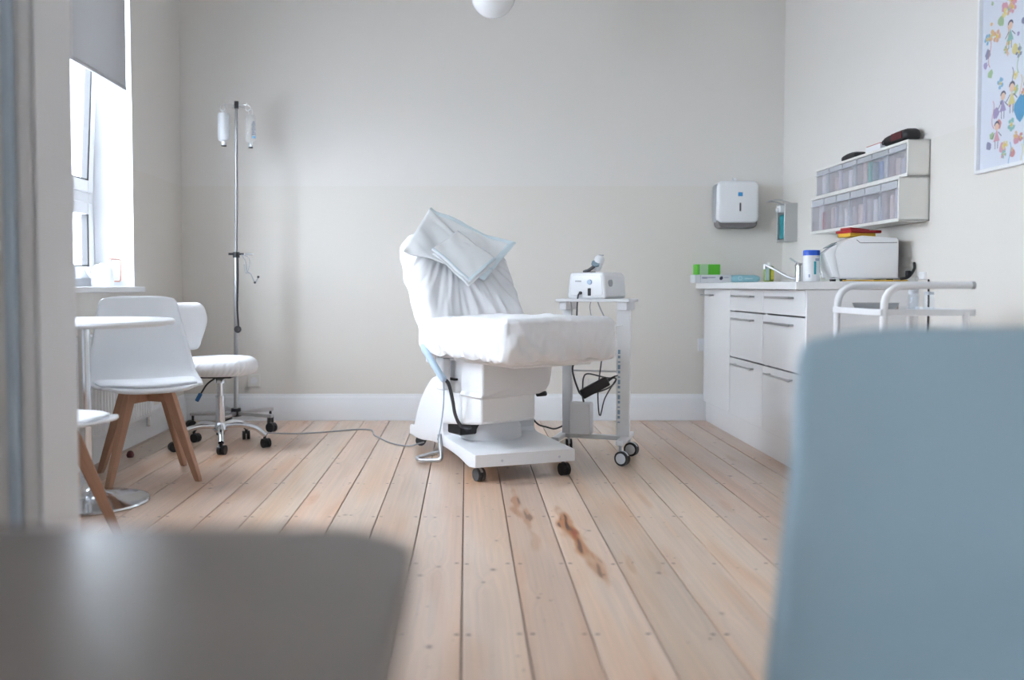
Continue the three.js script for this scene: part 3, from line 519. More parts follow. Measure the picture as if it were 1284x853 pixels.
// ---------------------------------------------------------------- device cart
{
  const yaw = -20 * PI / 180, c = thing('equipment_cart', 'slim white equipment cart on twin castors beside the treatment chair', 'cart', [0.665, 0, 1.33], yaw);
  for (const [x, z] of [[0.165, 0.135], [0.165, -0.135], [-0.165, 0.135], [-0.165, -0.135]]) castor(c, x, z, x > 0 ? 0.35 + (z > 0 ? 0.9 : 1.0) : 0.3, 0.105, 0.037, 0.014, M.black, M.hub, M.hub);
  mesh('base_bar', span(-0.165, 0.165, 0.105, 0.13, -0.02, 0.02, 0.006), M.whiteMetal, c);
  for (const s of [-1, 1]) mesh('base_foot', span(s * 0.165 - 0.02, s * 0.165 + 0.02, 0.103, 0.128, -0.165, 0.165, 0.006), M.whiteMetal, c);
  mesh('post', span(0.12, 0.19, 0.125, 0.83, -0.016, 0.016, 0.006), mat(lin(0.87, 0.89, 0.91), 0.3), c);
  mesh('post', span(-0.165, -0.115, 0.125, 0.83, -0.016, 0.016, 0.006), mat(lin(0.87, 0.89, 0.91), 0.3), c);
  mesh('lettering', (() => { const l = []; for (let i = 0; i < 15; i++) l.push(box(0.012, 0.006 + 0.008 * ((i * 7) % 3), 0.001, 0.135, 0.20 + i * 0.026, 0.0167)); return l; })(), mat(lin(0.28, 0.42, 0.55), 0.6), c);
  mesh('lower_panel', span(-0.115, 0.12, 0.14, 0.42, -0.004, 0.0, 0), M.clear, c);
  mesh('white_bin', [span(-0.11, 0.0, 0.135, 0.30, 0.006, 0.09, 0.006)], M.whitePlastic, c);
  mesh('cross_rod', [bar([-0.14, 0.46, 0], [0.15, 0.46, 0], 0.005), bar([-0.14, 0.70, 0.06], [0.15, 0.70, 0.06], 0.004), bar([-0.14, 0.70, 0.06], [-0.14, 0.70, 0], 0.004), bar([0.15, 0.70, 0.06], [0.15, 0.70, 0], 0.004)], M.whiteMetal, c);
  mesh('top_shelf', span(-0.175, 0.205, 0.823, 0.838, -0.15, 0.13, 0.004), M.whiteMetal, c);
  mesh('shelf_bracket', [span(0.14, 0.19, 0.78, 0.823, -0.12, 0.11, 0.004), span(-0.16, -0.12, 0.78, 0.823, -0.12, 0.11, 0.004)], M.whiteMetal, c);
  // device on the shelf
  const d = thing('treatment_device', 'small white bench device with round side dial on the cart', 'medical device', [0.678, 0.838, 1.325], yaw - 0.25);
  const prof = [[-0.13, 0], [0.13, 0], [0.135, 0.01], [0.135, 0.035], [0.115, 0.10], [0.105, 0.118], [0.09, 0.125], [-0.10, 0.125], [-0.125, 0.115], [-0.13, 0.10]];
  mesh('body', toCreasedNormals(extrude(roundRect(0.22, 0.135, 0.02, 6).map(([x, y]) => [x * (1 - 0.12 * (y + 0.0675) / 0.135), y + 0.0675]), 0.25, 0.012), 0.6).translate(0, 0, -0.13), M.whitePlastic, d);
  mesh('front_panel', extrude(roundRect(0.185, 0.105, 0.014).map(([x, y]) => [x * (1 - 0.10 * (y + 0.05) / 0.105), y + 0.068]), 0.008, 0.002).translate(0, 0, 0.114), M.gloss, d);
  mesh('dial', [new THREE.CylinderGeometry(0.012, 0.014, 0.012, 20).rotateX(PI / 2).translate(0.02, 0.085, 0.124)], mat(lin(0.35, 0.45, 0.6), 0.3), d);
  mesh('side_dial', [new THREE.CylinderGeometry(0.018, 0.018, 0.01, 22).rotateZ(PI / 2).translate(0.106, 0.08, 0.06)], M.grey, d);
  mesh('power_switch', box(0.018, 0.038, 0.006, 0.018, 0.035, 0.122, 0.003), M.black, d);
  mesh('brand_mark', box(0.034, 0.007, 0.001, -0.045, 0.09, 0.1225), M.grey, d);
  mesh('socket', [cyl(0.009, 0.009, 0.012, 0.02, -0.0, 0.1, 14), cyl(0.009, 0.009, 0.012, 0.05, 0.0, 0.1, 14), new THREE.CylinderGeometry(0.008, 0.008, 0.014, 14).rotateX(PI / 2).translate(-0.03, 0.03, 0.124)], M.black, d);
  mesh('plug_lead', tube([[-0.03, 0.03, 0.128], [-0.036, 0.015, 0.14], [-0.04, -0.04, 0.142], [-0.043, -0.10, 0.14]], 0.004, 30, 8), M.darkGrey, d);
  mesh('plug', cyl(0.009, 0.009, 0.03, -0.043, -0.115, 0.14, 12), M.black, d);
  mesh('lead', [tube([[0.02, -0.004, 0.1], [0.016, -0.04, 0.11], [0.02, -0.09, 0.1], [0.03, -0.12, 0.09]], 0.0025, 24, 6), tube([[0.05, -0.004, 0.1], [0.075, -0.06, 0.1], [0.105, -0.13, 0.08]], 0.0035, 24, 6), tube([[-0.10, 0.0, 0.1], [-0.085, -0.05, 0.12], [-0.08, -0.13, 0.12]], 0.002, 24, 6)], M.grey, d);
  // handpiece resting in a cradle on the device
  const h = thing('handpiece', 'white and grey handpiece resting on top of the device', 'handpiece', [0.662, 0.973, 1.345], yaw);
  mesh('head', softBox(0.05, 0.085, 0.05, 0.022, 0.01).rotateZ(-0.35).translate(0.02, 0.048, 0), M.whitePlastic, h);
  mesh('ring', new THREE.CylinderGeometry(0.021, 0.021, 0.012, 22).rotateZ(-0.35).rotateX(0.6).translate(0.012, 0.045, 0.026), mat(lin(0.25, 0.35, 0.42), 0.25), h);
  mesh('cradle', [tube([[-0.045, 0.004, 0.03], [-0.02, 0.012, 0.04], [0.005, 0.03, 0.035]], 0.009, 20, 8), box(0.05, 0.006, 0.04, -0.02, 0.003, 0.01, 0.002)], M.darkGrey, h);
  mesh('top_key', box(0.026, 0.006, 0.02, 0.036, 0.089, 0, 0.003), M.grey, h);
  // power adaptor hanging in its cable
  const a = thing('power_adaptor', 'black power adaptor hanging in looped cables below the cart shelf', 'power adaptor', [0.66, 0.38, 1.40]);
  mesh('brick', new RoundedBoxGeometry(0.155, 0.05, 0.036, 3, 0.008).rotateZ(0.5), M.black, a);
  mesh('strain_relief', bar([0.06, 0.033, 0], [0.105, 0.06, 0], 0.010, 0.004), M.black, a);
  mesh('cable', [tube([[0.10, 0.058, 0], [0.125, 0.06, -0.02], [0.10, 0.02, -0.02], [0.055, -0.06, -0.02], [0.03, -0.15, -0.02], [0.02, -0.02, -0.02], [0.04, 0.16, -0.02]], 0.0035, 70, 8), tube([[-0.07, -0.038, 0], [-0.02, -0.03, 0.01], [0.07, 0.0, 0.01], [0.11, 0.045, 0], [0.06, 0.05, -0.02], [-0.03, 0.07, -0.02], [-0.055, 0.05, -0.02], [-0.06, -0.01, -0.02]], 0.004, 70, 8)], M.darkGrey, a);
  tag(mesh('power_cable', tube([[0.60, 0.72, 1.36], [0.575, 0.55, 1.36], [0.55, 0.47, 1.36], [0.58, 0.36, 1.38], [0.60, 0.33, 1.39], [0.63, 0.2, 1.18], [0.56, 0.13, 1.0], [0.50, 0.10, 0.98], [0.45, 0.11, 0.98], [0.40, 0.13, 1.0], [0.34, 0.2, 1.05]], 0.005, 120, 8), M.darkGrey), 'dark power cable running from the cart to the treatment chair', 'cable');
}
tag(mesh('floor_cable', tube([[-1.22, 0.004, 0.55], [-1.05, 0.004, 0.57], [-0.909, 0.004, 0.53], [-0.78, 0.004, 0.46], [-0.68, 0.004, 0.41], [-0.60, 0.004, 0.43], [-0.575, 0.004, 0.52], [-0.555, 0.006, 0.64], [-0.50, 0.004, 0.76], [-0.43, 0.004, 0.90], [-0.33, 0.006, 1.0], [-0.24, 0.03, 1.02]], 0.0042, 120, 8), M.grey), 'thin grey cable lying across the floorboards', 'cable');
tag(mesh('rubber_bung', [lathe([[0, 0], [0.016, 0], [0.02, 0.012], [0.016, 0.026], [0.008, 0.034], [0, 0.035]], 18).translate(-1.775, 0, 1.3)], mat(lin(0.10, 0.02, 0.025), 0.5)), 'tiny dark red bung on the floor below the radiator', 'bung');

// ---------------------------------------------------------------- kitchen-type cabinets
const CF = 1.591, CZ = [0.012, 0.60, 1.19, 1.783], CT = 0.885, CB = 0.132;
function front(parent, name, z0, z1, y0, y1, hz0, hz1, hy) {
  const f = mesh(name, span(CF, CF + 0.018, y0 + 0.0015, y1 - 0.0015, z0 + 0.0018, z1 - 0.0018, 0.0015), M.gloss, parent);
  mesh('handle', [bar([CF - 0.028, hy, hz0], [CF - 0.028, hy, hz1], 0.0058), bar([CF - 0.028, hy, hz0 + 0.025], [CF, hy, hz0 + 0.025], 0.0045), bar([CF - 0.028, hy, hz1 - 0.025], [CF, hy, hz1 - 0.025], 0.0045)], M.steel, f);
}
function unit(name, label, z0, z1) {
  const u = thing(name, label, 'cabinet', [0, 0, 0]);
  mesh('body', [span(CF + 0.020, XR - 0.002, CB, CT, z0 + 0.0005, z0 + 0.018), span(CF + 0.020, XR - 0.002, CB, CT, z1 - 0.018, z1 - 0.0005), span(CF + 0.020, XR - 0.002, CB, CB + 0.018, z0 + 0.018, z1 - 0.018), span(XR - 0.012, XR - 0.002, CB, CT, z0 + 0.018, z1 - 0.018), span(CF + 0.02, CF + 0.1, CT - 0.018, CT - 0.001, z0 + 0.018, z1 - 0.018)], M.carcass, u);
  return u;
}
front(unit('cabinet', 'gloss white cupboard with one tall door next to the back wall', CZ[0], CZ[1]), 'door', CZ[0], CZ[1], CB, CT, CZ[0] + 0.03, CZ[0] + 0.25, 0.845);
for (const [i, label] of [[1, 'gloss white three-drawer unit between cupboard and end unit'], [2, 'gloss white three-drawer unit at the free end of the counter']]) {
  const u = unit('drawer_cabinet', label, CZ[i], CZ[i + 1]), m = (CZ[i] + CZ[i + 1]) / 2;
  for (const [y0, y1, hy] of [[0.757, CT, 0.845], [0.482, 0.753, 0.712], [CB, 0.478, 0.442]]) front(u, 'drawer', CZ[i], CZ[i + 1], y0, y1, m - 0.19, m + 0.17, hy);
}
tag(mesh('end_panel', span(CF, XR - 0.002, 0.0, CT, CZ[3] + 0.001, CZ[3] + 0.02, 0.0015), M.trim), 'white end panel of the cabinet row', 'panel');
tag(mesh('plinth', span(CF + 0.016, CF + 0.032, 0.0, CB - 0.002, 0.022, CZ[3], 0.0015), M.gloss), 'white plinth board under the cabinets', 'plinth');
{
  const t = thing('worktop', 'white worktop with inset sink above the cabinets', 'worktop');
  mesh('slab', [span(1.537, XR - 0.001, CT + 0.001, 0.925, 0.002, 1.807, 0.004)], M.gloss, t);
  mesh('sink_rim', new THREE.TorusGeometry(0.17, 0.006, 8, 40).rotateX(PI / 2).translate(1.83, 0.9197, 0.62), M.steel, t);
  const s = tag(mesh('upstand', span(XR - 0.016, XR - 0.001, 0.926, 0.945, 0.03, 1.80, 0.003), M.cream), 'narrow upstand where worktop meets wall', 'upstand');
}
// tap
{
  const t = thing('tap', 'chrome mixer tap with long low spout on the worktop', 'tap', [1.93, 0.925, 0.80]);
  mesh('body', [cyl(0.025, 0.023, 0.085, 0, 0.0425, 0, 24), cyl(0.027, 0.027, 0.01, 0, 0.005, 0, 24)], M.chrome, t);
  mesh('lever', [lathe([[0, 0.085], [0.025, 0.085], [0.026, 0.1], [0.018, 0.112], [0, 0.115]], 24), bar([0, 0.105, 0], [-0.05, 0.14, -0.02], 0.006)], M.chrome, t);
  mesh('spout', [tube([[-0.015, 0.02, 0], [-0.05, 0.03, -0.03], [-0.10, 0.07, -0.09], [-0.145, 0.105, -0.15]], 0.0078, 30, 12), cyl(0.010, 0.010, 0.03, -0.148, 0.095, -0.154, 14)], M.steel, t);
}
// things on the worktop
{
  const b = thing('glove_box', 'flat white box with grey print on the back corner of the worktop', 'box', [1.592, 0.925, 0.16]);
  mesh('carton', box(0.235, 0.052, 0.12, 0, 0.026, 0, 0.002), mat(lin(0.70, 0.71, 0.74), 0.6), b);
  mesh('print', [box(0.035, 0.012, 0.001, -0.055, 0.032, 0.0605), box(0.05, 0.006, 0.001, -0.01, 0.034, 0.0605), box(0.03, 0.004, 0.001, 0.085, 0.034, 0.0605), box(0.002, 0.05, 0.001, -0.082, 0.026, 0.0605)], mat(lin(0.30, 0.31, 0.42), 0.6), b);
  mesh('print_emblem', [new THREE.CylinderGeometry(0.013, 0.013, 0.001, 20).rotateX(PI / 2).scale(0.8, 1, 1).rotateZ(-0.5).translate(0.052, 0.03, 0.0606)], mat(lin(0.02, 0.02, 0.05), 0.6), b);
  const g = thing('green_box', 'bright green carton on top of the flat white box', 'box', [1.565, 0.977, 0.16], 0.02);
  mesh('carton', box(0.15, 0.068, 0.10, 0, 0.034, 0, 0.002), M.green, g);
  mesh('pale_panel', [box(0.055, 0.066, 0.001, -0.032, 0.034, 0.0505), box(0.004, 0.06, 0.0012, -0.05, 0.034, 0.0507)], mat(lin(0.36, 0.60, 0.34), 0.5), g);
  mesh('dark_line', box(0.003, 0.06, 0.0012, -0.062, 0.034, 0.0507), mat(lin(0.03, 0.2, 0.08), 0.5), g);
  const w = thing('wipes_pack', 'light blue plastic pack of wipes lying on the worktop', 'wipes pack', [1.80, 0.925, 0.17]);
  mesh('pouch', softBox(0.20, 0.05, 0.11, 0.022, 0.008, (p, n) => V3(p.x, p.y * (1 - 0.35 * Math.pow(Math.abs(p.x) / 0.1, 4)) + 0.002 * noise(p.x * 40, p.z * 40, 2), p.z)).translate(0, 0.026, 0), M.lightBlue, w);
  mesh('print', [new THREE.TorusGeometry(0.012, 0.002, 6, 24).translate(-0.035, 0.03, 0.0545), box(0.05, 0.006, 0.001, 0.02, 0.027, 0.0552)], mat(lin(0.62, 0.80, 0.86), 0.5), w);
  const s = thing('soap_bottle', 'small green and yellow bottle by the tap', 'bottle', [1.915, 0.925, 0.32]);
  mesh('body', [softBox(0.062, 0.105, 0.036, 0.012, 0.01).translate(0, 0.054, 0)], mat(lin(0.16, 0.24, 0.02), 0.35), s);
  mesh('label', [box(0.025, 0.085, 0.002, -0.014, 0.056, 0.018)], mat(lin(0.50, 0.65, 0.62), 0.5), s);
  mesh('yellow_label', [box(0.016, 0.06, 0.002, 0.018, 0.05, 0.018)], mat(lin(0.62, 0.56, 0.05), 0.5), s);
  mesh('cap', [cyl(0.013, 0.013, 0.022, 0.005, 0.118, 0, 16)], M.cream, s);
  const t = thing('wipes_tub', 'white cylindrical tub with blue lid and teal stripe', 'tub', [1.688, 0.925, 1.60]);
  mesh('body', lathe([[0, 0], [0.036, 0], [0.038, 0.004], [0.038, 0.128], [0, 0.128]], 32), M.whitePlastic, t);
  mesh('lid', lathe([[0.036, 0.126], [0.0395, 0.128], [0.0395, 0.148], [0.037, 0.153], [0, 0.154]], 32), M.capBlue, t);
  const arc = (a0, a1, y0, y1) => new THREE.CylinderGeometry(0.0385, 0.0385, y1 - y0, 10, 1, true, a0, a1 - a0).translate(0, (y0 + y1) / 2, 0);
  mesh('label_stripe', [arc(-0.05, 0.25, 0.035, 0.098)], mat(lin(0.03, 0.38, 0.45), 0.5), t);
  mesh('label_print', [arc(0.1, 0.75, 0.10, 0.113), arc(-0.7, -0.5, 0.02, 0.035)], mat(lin(0.36, 0.42, 0.55), 0.5), t);
}
// steam steriliser
{
  const a = thing('autoclave', 'white bench-top steriliser with sloping front at the end of the worktop', 'steriliser', [1.775, 0.925, 1.70], 0);
  // local x runs from the front to the rear of the case, z across it towards the viewer
  a.rotation.y = -Math.atan2(0.2, 0.97);
  const prof = [[0.0, 0.012], [-0.012, 0.03], [-0.05, 0.135], [-0.03, 0.155], [0.025, 0.19], [0.075, 0.212], [0.11, 0.218], [0.262, 0.206], [0.272, 0.196], [0.272, 0.012]];
  mesh('case', toCreasedNormals(extrude(prof.slice().reverse(), 0.30, 0.012), 0.5).translate(0, 0, -0.30), M.whitePlastic, a);
  mesh('front_cover', toCreasedNormals(extrude([[0.012, 0.014], [-0.018, 0.02], [-0.062, 0.135], [-0.036, 0.160], [0.0, 0.182], [-0.012, 0.13]].reverse(), 0.305, 0.006), 0.5).translate(0, 0, -0.3025), M.gloss, a);
  mesh('display', new RoundedBoxGeometry(0.048, 0.004, 0.12, 2, 0.002).rotateZ(0.55).translate(-0.021, 0.176, -0.08), mat(lin(0.10, 0.17, 0.19), 0.25), a);
  mesh('seam', [span(0.10, 0.262, 0.182, 0.1845, 0.0, 0.0008), bar([0.10, 0.183, 0], [0.083, 0.198, 0], 0.0012)], M.darkGrey, a);
  mesh('rear_lip', [span(0.232, 0.275, 0.19, 0.207, -0.27, -0.03, 0.005)], M.grey, a);
  for (const [x, z] of [[0.03, -0.03], [0.24, -0.03], [0.03, -0.27], [0.24, -0.27]]) mesh('foot', cyl(0.014, 0.016, 0.014, x, 0.007, z, 14), M.black, a);
  mesh('badge', box(0.002, 0.008, 0.03, -0.037, 0.075, -0.05).translate(0, 0, 0), M.grey, a);
  const y = tag(mesh('instrument_mat', [box(0.30, 0.006, 0.02, 1.92, 0.929, 1.775, 0.002)], M.yellow), 'thin yellow strip lying in front of the steriliser', 'strip');
  const r = thing('sharps_tray', 'low yellow box with red lid on top of the steriliser', 'box', [1.92, 1.142, 1.57], 0.2);
  mesh('tray', [box(0.14, 0.02, 0.1, 0, 0.01, 0, 0.004)], M.yellow, r);
  mesh('lid', [box(0.17, 0.014, 0.125, 0.01, 0.026, 0, 0.006), new RoundedBoxGeometry(0.11, 0.014, 0.08, 2, 0.005).rotateZ(-0.08).translate(-0.01, 0.036, 0)], M.red, r);
  const k = thing('cable_tail', 'black cable end curving up behind the steriliser', 'cable', [2.085, 0.925, 1.74]);
  mesh('lead', tube([[-0.05, 0.012, 0.05], [-0.02, 0.018, 0.05], [0.0, 0.035, 0.045], [0.018, 0.06, 0.035], [0.02, 0.085, 0.03]], 0.0065, 30, 10), M.black, k);
  mesh('plug', box(0.02, 0.03, 0.02, -0.012, 0.035, 0.04, 0.004), M.black, k);
}
// wall socket trunking and cable at the end of the counter
{
  const s = thing('wall_cable', 'black cable running down the wall past the counter end', 'cable', [XR - 0.006, 0.35, 1.90]);
  mesh('lead', tube([[0, 0.58, 0], [0, 0.4, 0.002], [-0.002, 0.2, -0.004], [0, 0, 0]], 0.0042, 30, 8), M.black, s);
  const w = thing('wall_socket', 'white wall socket by the end of the counter', 'socket', [XR, 0.95, 1.845]);
  mesh('plate', box(0.012, 0.035, 0.05, -0.006, 0, 0, 0.004), M.whitePlastic, w);
  const w2 = thing('wall_socket', 'white wall socket behind the infusion stand', 'socket', [-1.43, 0.27, 0]);
  mesh('plate', box(0.085, 0.085, 0.011, 0, 0, 0.0055, 0.004), M.cream, w2);
  mesh('insert', cyl(0.022, 0.022, 0.004, 0, 0, 0, 24).rotateX(PI / 2).translate(0, 0, 0.011), M.whitePlastic, w2);
  const w3 = thing('wall_socket', 'white wall socket beside the tall cupboard door', 'socket', [1.578, 0.51, 0]);
  mesh('plate', box(0.05, 0.085, 0.011, 0, 0, 0.0055, 0.004), M.whitePlastic, w3);
}
// paper towel dispenser on the back wall
{
  const d = thing('towel_dispenser', 'white paper towel dispenser with blue mark on the back wall', 'dispenser', [1.782, 1.28, 0]);
  const face = roundRect(0.272, 0.27, 0.035, 8).map(([x, y]) => [x * (1 - 0.04 * (y + 0.135) / 0.27), y + 0.175 + (y > 0.1 ? 0.012 * (1 - (x / 0.136) ** 2) : 0)]);
  mesh('housing', toCreasedNormals(extrude(face, 0.115, 0.014), 0.6), M.whitePlastic, d);
  mesh('side_shell', toCreasedNormals(extrude(roundRect(0.284, 0.262, 0.03).map(([x, y]) => [x, y + 0.172]), 0.07, 0.006), 0.6), M.grey, d);
  const lo = roundRect(0.262, 0.075, 0.03, 8).map(([x, y]) => [x, y + 0.047 - (y < 0 ? 0.012 * (1 - (x / 0.131) ** 2) : 0)]);
  mesh('lower_tray', toCreasedNormals(extrude(lo, 0.10, 0.01), 0.6), mat(lin(0.16, 0.15, 0.15), 0.25), d);
  mesh('paper', box(0.16, 0.02, 0.05, 0, 0.025, 0.055, 0.004), mat(lin(0.45, 0.41, 0.37), 0.8), d);
  mesh('blue_mark', new RoundedBoxGeometry(0.03, 0.026, 0.003, 2, 0.001).translate(0.012, 0.225, 0.1155), mat(lin(0.02, 0.24, 0.52), 0.4), d);
  mesh('level_slot', new RoundedBoxGeometry(0.011, 0.055, 0.003, 2, 0.0012).translate(0.012, 0.142, 0.1155), M.darkGrey, d);
  mesh('top_clip', box(0.028, 0.03, 0.03, -0.002, 0.328, 0.02, 0.006), M.whitePlastic, d);
}
// soap dispenser on the side wall
{
  const d = thing('soap_dispenser', 'grey wall dispenser with teal liquid and elbow lever in the corner', 'dispenser', [XR, 1.19, 0.20]);
  mesh('housing', [span(-0.085, 0, 0.0, 0.245, 0.062, 0.07, 0.003), span(-0.085, 0, 0.0, 0.245, -0.07, -0.062, 0.003), span(-0.012, 0, 0, 0.245, -0.062, 0.062), span(-0.085, -0.012, 0.0, 0.012, -0.062, 0.062), span(-0.045, -0.012, 0.233, 0.245, -0.062, 0.062)], mat(lin(0.52, 0.53, 0.53), 0.35, { metalness: 0.55 }), d);
  mesh('bottle', softBox(0.062, 0.16, 0.10, 0.012, 0.02).translate(-0.048, 0.098, 0), M.teal, d);
  mesh('pump', [span(-0.10, -0.03, 0.19, 0.232, -0.03, 0.03, 0.006), span(-0.115, -0.085, 0.19, 0.215, -0.012, 0.012, 0.004)], M.whitePlastic, d);
  mesh('elbow_lever', [tube([[-0.03, 0.24, 0.062], [-0.10, 0.262, 0.062], [-0.15, 0.262, 0.05], [-0.165, 0.258, 0.02], [-0.165, 0.258, -0.02], [-0.15, 0.262, -0.05], [-0.10, 0.262, -0.062], [-0.03, 0.24, -0.062]], 0.004, 60, 8)], M.steel, d);
}
// tilt-bin organisers on the side wall
{
  const wallBox = (name, label, y0, y1, depth, z0, z1, n) => {
    const o = thing(name, label, 'organiser', [XR, y0, 0]);
    const h = y1 - y0, t = 0.006;
    mesh('case', [span(-depth, 0, 0, h, z1 - 0.012, z1, 0.003), span(-depth, 0, 0, h, z0, z0 + 0.008, 0.003), span(-depth, 0, 0, t, z0, z1), span(-depth + 0.012, 0, h - t, h, z0, z1), span(-0.006, 0, 0, h, z0, z1), span(-depth - 0.001, -depth + 0.006, -0.002, 0.014, z0, z1, 0.002), span(-depth - 0.001, -depth + 0.006, h - 0.012, h + 0.001, z0, z1, 0.002)], M.cream, o);
    const w = (z1 - z0 - 0.024) / n;
    for (let i = 0; i < n; i++) {
      const a = z0 + 0.012 + i * w, b = a + w;
      const bin = mesh('bin', [span(-depth + 0.002, -depth + 0.0045, 0.014, h - 0.014, a + 0.003, b - 0.003), span(-depth + 0.0045, -0.03, 0.014, 0.016, a + 0.003, b - 0.003), span(-depth + 0.0045, -0.03, 0.014, h * 0.8, a + 0.003, a + 0.005), span(-depth + 0.0045, -0.03, 0.014, h * 0.8, b - 0.005, b - 0.003)], mat(lin(0.95, 0.95, 0.97), 0.1, { transmission: 0.9, thickness: 0 }), o);
      mesh('bin_lip', [span(-depth - 0.010, -depth + 0.002, h * 0.74, h * 0.755, a + 0.006, b - 0.006), span(-depth + 0.0008, -depth + 0.002, h * 0.74, h - 0.016, a + 0.006, b - 0.006)], M.frosted, bin);
    }
    return [o, w];
  };
  const packs = [mat(lin(0.84, 0.84, 0.87), 0.6), mat(lin(0.56, 0.56, 0.66), 0.5), mat(lin(0.70, 0.60, 0.60), 0.6), mat(lin(0.46, 0.51, 0.57), 0.5)], teal = mat(lin(0.10, 0.42, 0.40), 0.5), red = mat(lin(0.50, 0.06, 0.10), 0.5), blue = mat(lin(0.10, 0.25, 0.55), 0.5);
  const place = (y, h, depth, z0, w, n, special, where) => {
    for (let i = 0; i < n; i++) for (let j = 0; j < 3; j++) {
      const key = i * 3 + j, sp = special[key], m = sp?.[0] ?? packs[(i * 2 + j * 3) % 4], hh = h * (0.48 + 0.3 * rnd());
      const z = z0 + 0.012 + w * (i + 0.2 + 0.3 * j);
      const o = mesh('sealed_packet', softBox(depth * 0.5, hh, w * 0.22, 0.006, 0.012, (p, q) => 0.003 * noise(p.y * 30, p.z * 50, key)).translate(0, hh / 2, 0), m);
      o.position.set(XR - depth * 0.5, y + 0.0175, z); o.rotation.x = (rnd() - 0.5) * 0.06;
      tag(o, sp ? sp[1] : `${['white', 'lavender grey', 'pinkish', 'blue-grey'][(i * 2 + j * 3) % 4]} sealed packet standing in a clear bin of the ${where} organiser`, 'packet', sp ? undefined : `${['white', 'lavender grey', 'pinkish', 'blue-grey'][(i * 2 + j * 3) % 4]} packets in the ${where} organiser`);
    }
  };
  const [, wl] = wallBox('bin_organiser', 'lower wall organiser with a row of clear tilting bins', 1.200, 1.402, 0.142, 0.85, 1.885, 6);
  place(1.200, 0.2, 0.142, 0.85, wl, 6, { 1: [red, 'red packet standing in a clear bin of the lower organiser'] }, 'lower');
  const [, wu] = wallBox('bin_organiser', 'upper shallower wall organiser with a row of clear tilting bins', 1.406, 1.57, 0.105, 0.82, 1.885, 6);
  place(1.406, 0.16, 0.105, 0.82, wu, 6, { 10: [teal, 'larger teal packet in a clear bin of the upper organiser'], 11: [teal, 'narrow teal packet in a clear bin of the upper organiser'], 12: [blue, 'blue packet in a clear bin of the upper organiser'] }, 'upper');
  // on top
  const p1 = thing('pouch', 'large black pouch with dark red panel on top of the upper organiser', 'pouch', [XR - 0.055, 1.571, 1.72]);
  mesh('bag', softBox(0.085, 0.062, 0.24, 0.03, 0.012, (p) => V3(p.x, p.y * (1 - 0.25 * Math.max(0, -p.z / 0.12)) + 0.002 * noise(p.z * 20, p.x * 20, 3), p.z)).translate(0, 0.031, 0), M.black, p1);
  mesh('panel', box(0.004, 0.034, 0.10, -0.043, 0.034, 0.04, 0.0015), mat(lin(0.09, 0.008, 0.012), 0.5), p1);
  mesh('zip_pull', new THREE.TorusGeometry(0.009, 0.003, 8, 18).rotateY(PI / 2).translate(-0.044, 0.024, -0.09), M.darkGrey, p1);
  const p2 = tag(mesh('pouch', softBox(0.07, 0.04, 0.19, 0.019, 0.01, (p) => V3(p.x, (p.y + 0.02) * (0.7 + 0.3 * Math.cos(p.z * 14)) - 0.02, p.z)).translate(XR - 0.055, 1.591, 1.21), M.black), 'small flat black pouch on top of the upper organiser', 'pouch');
  const p3 = thing('small_carton', 'white carton with red top edge beside the black pouch', 'box', [XR - 0.055, 1.571, 1.50]);
  mesh('carton', box(0.07, 0.032, 0.16, 0, 0.016, 0, 0.002), M.whitePlastic, p3);
  mesh('red_top', box(0.066, 0.004, 0.15, 0, 0.034, 0.0, 0.001), mat(lin(0.48, 0.12, 0.12), 0.5), p3);
}
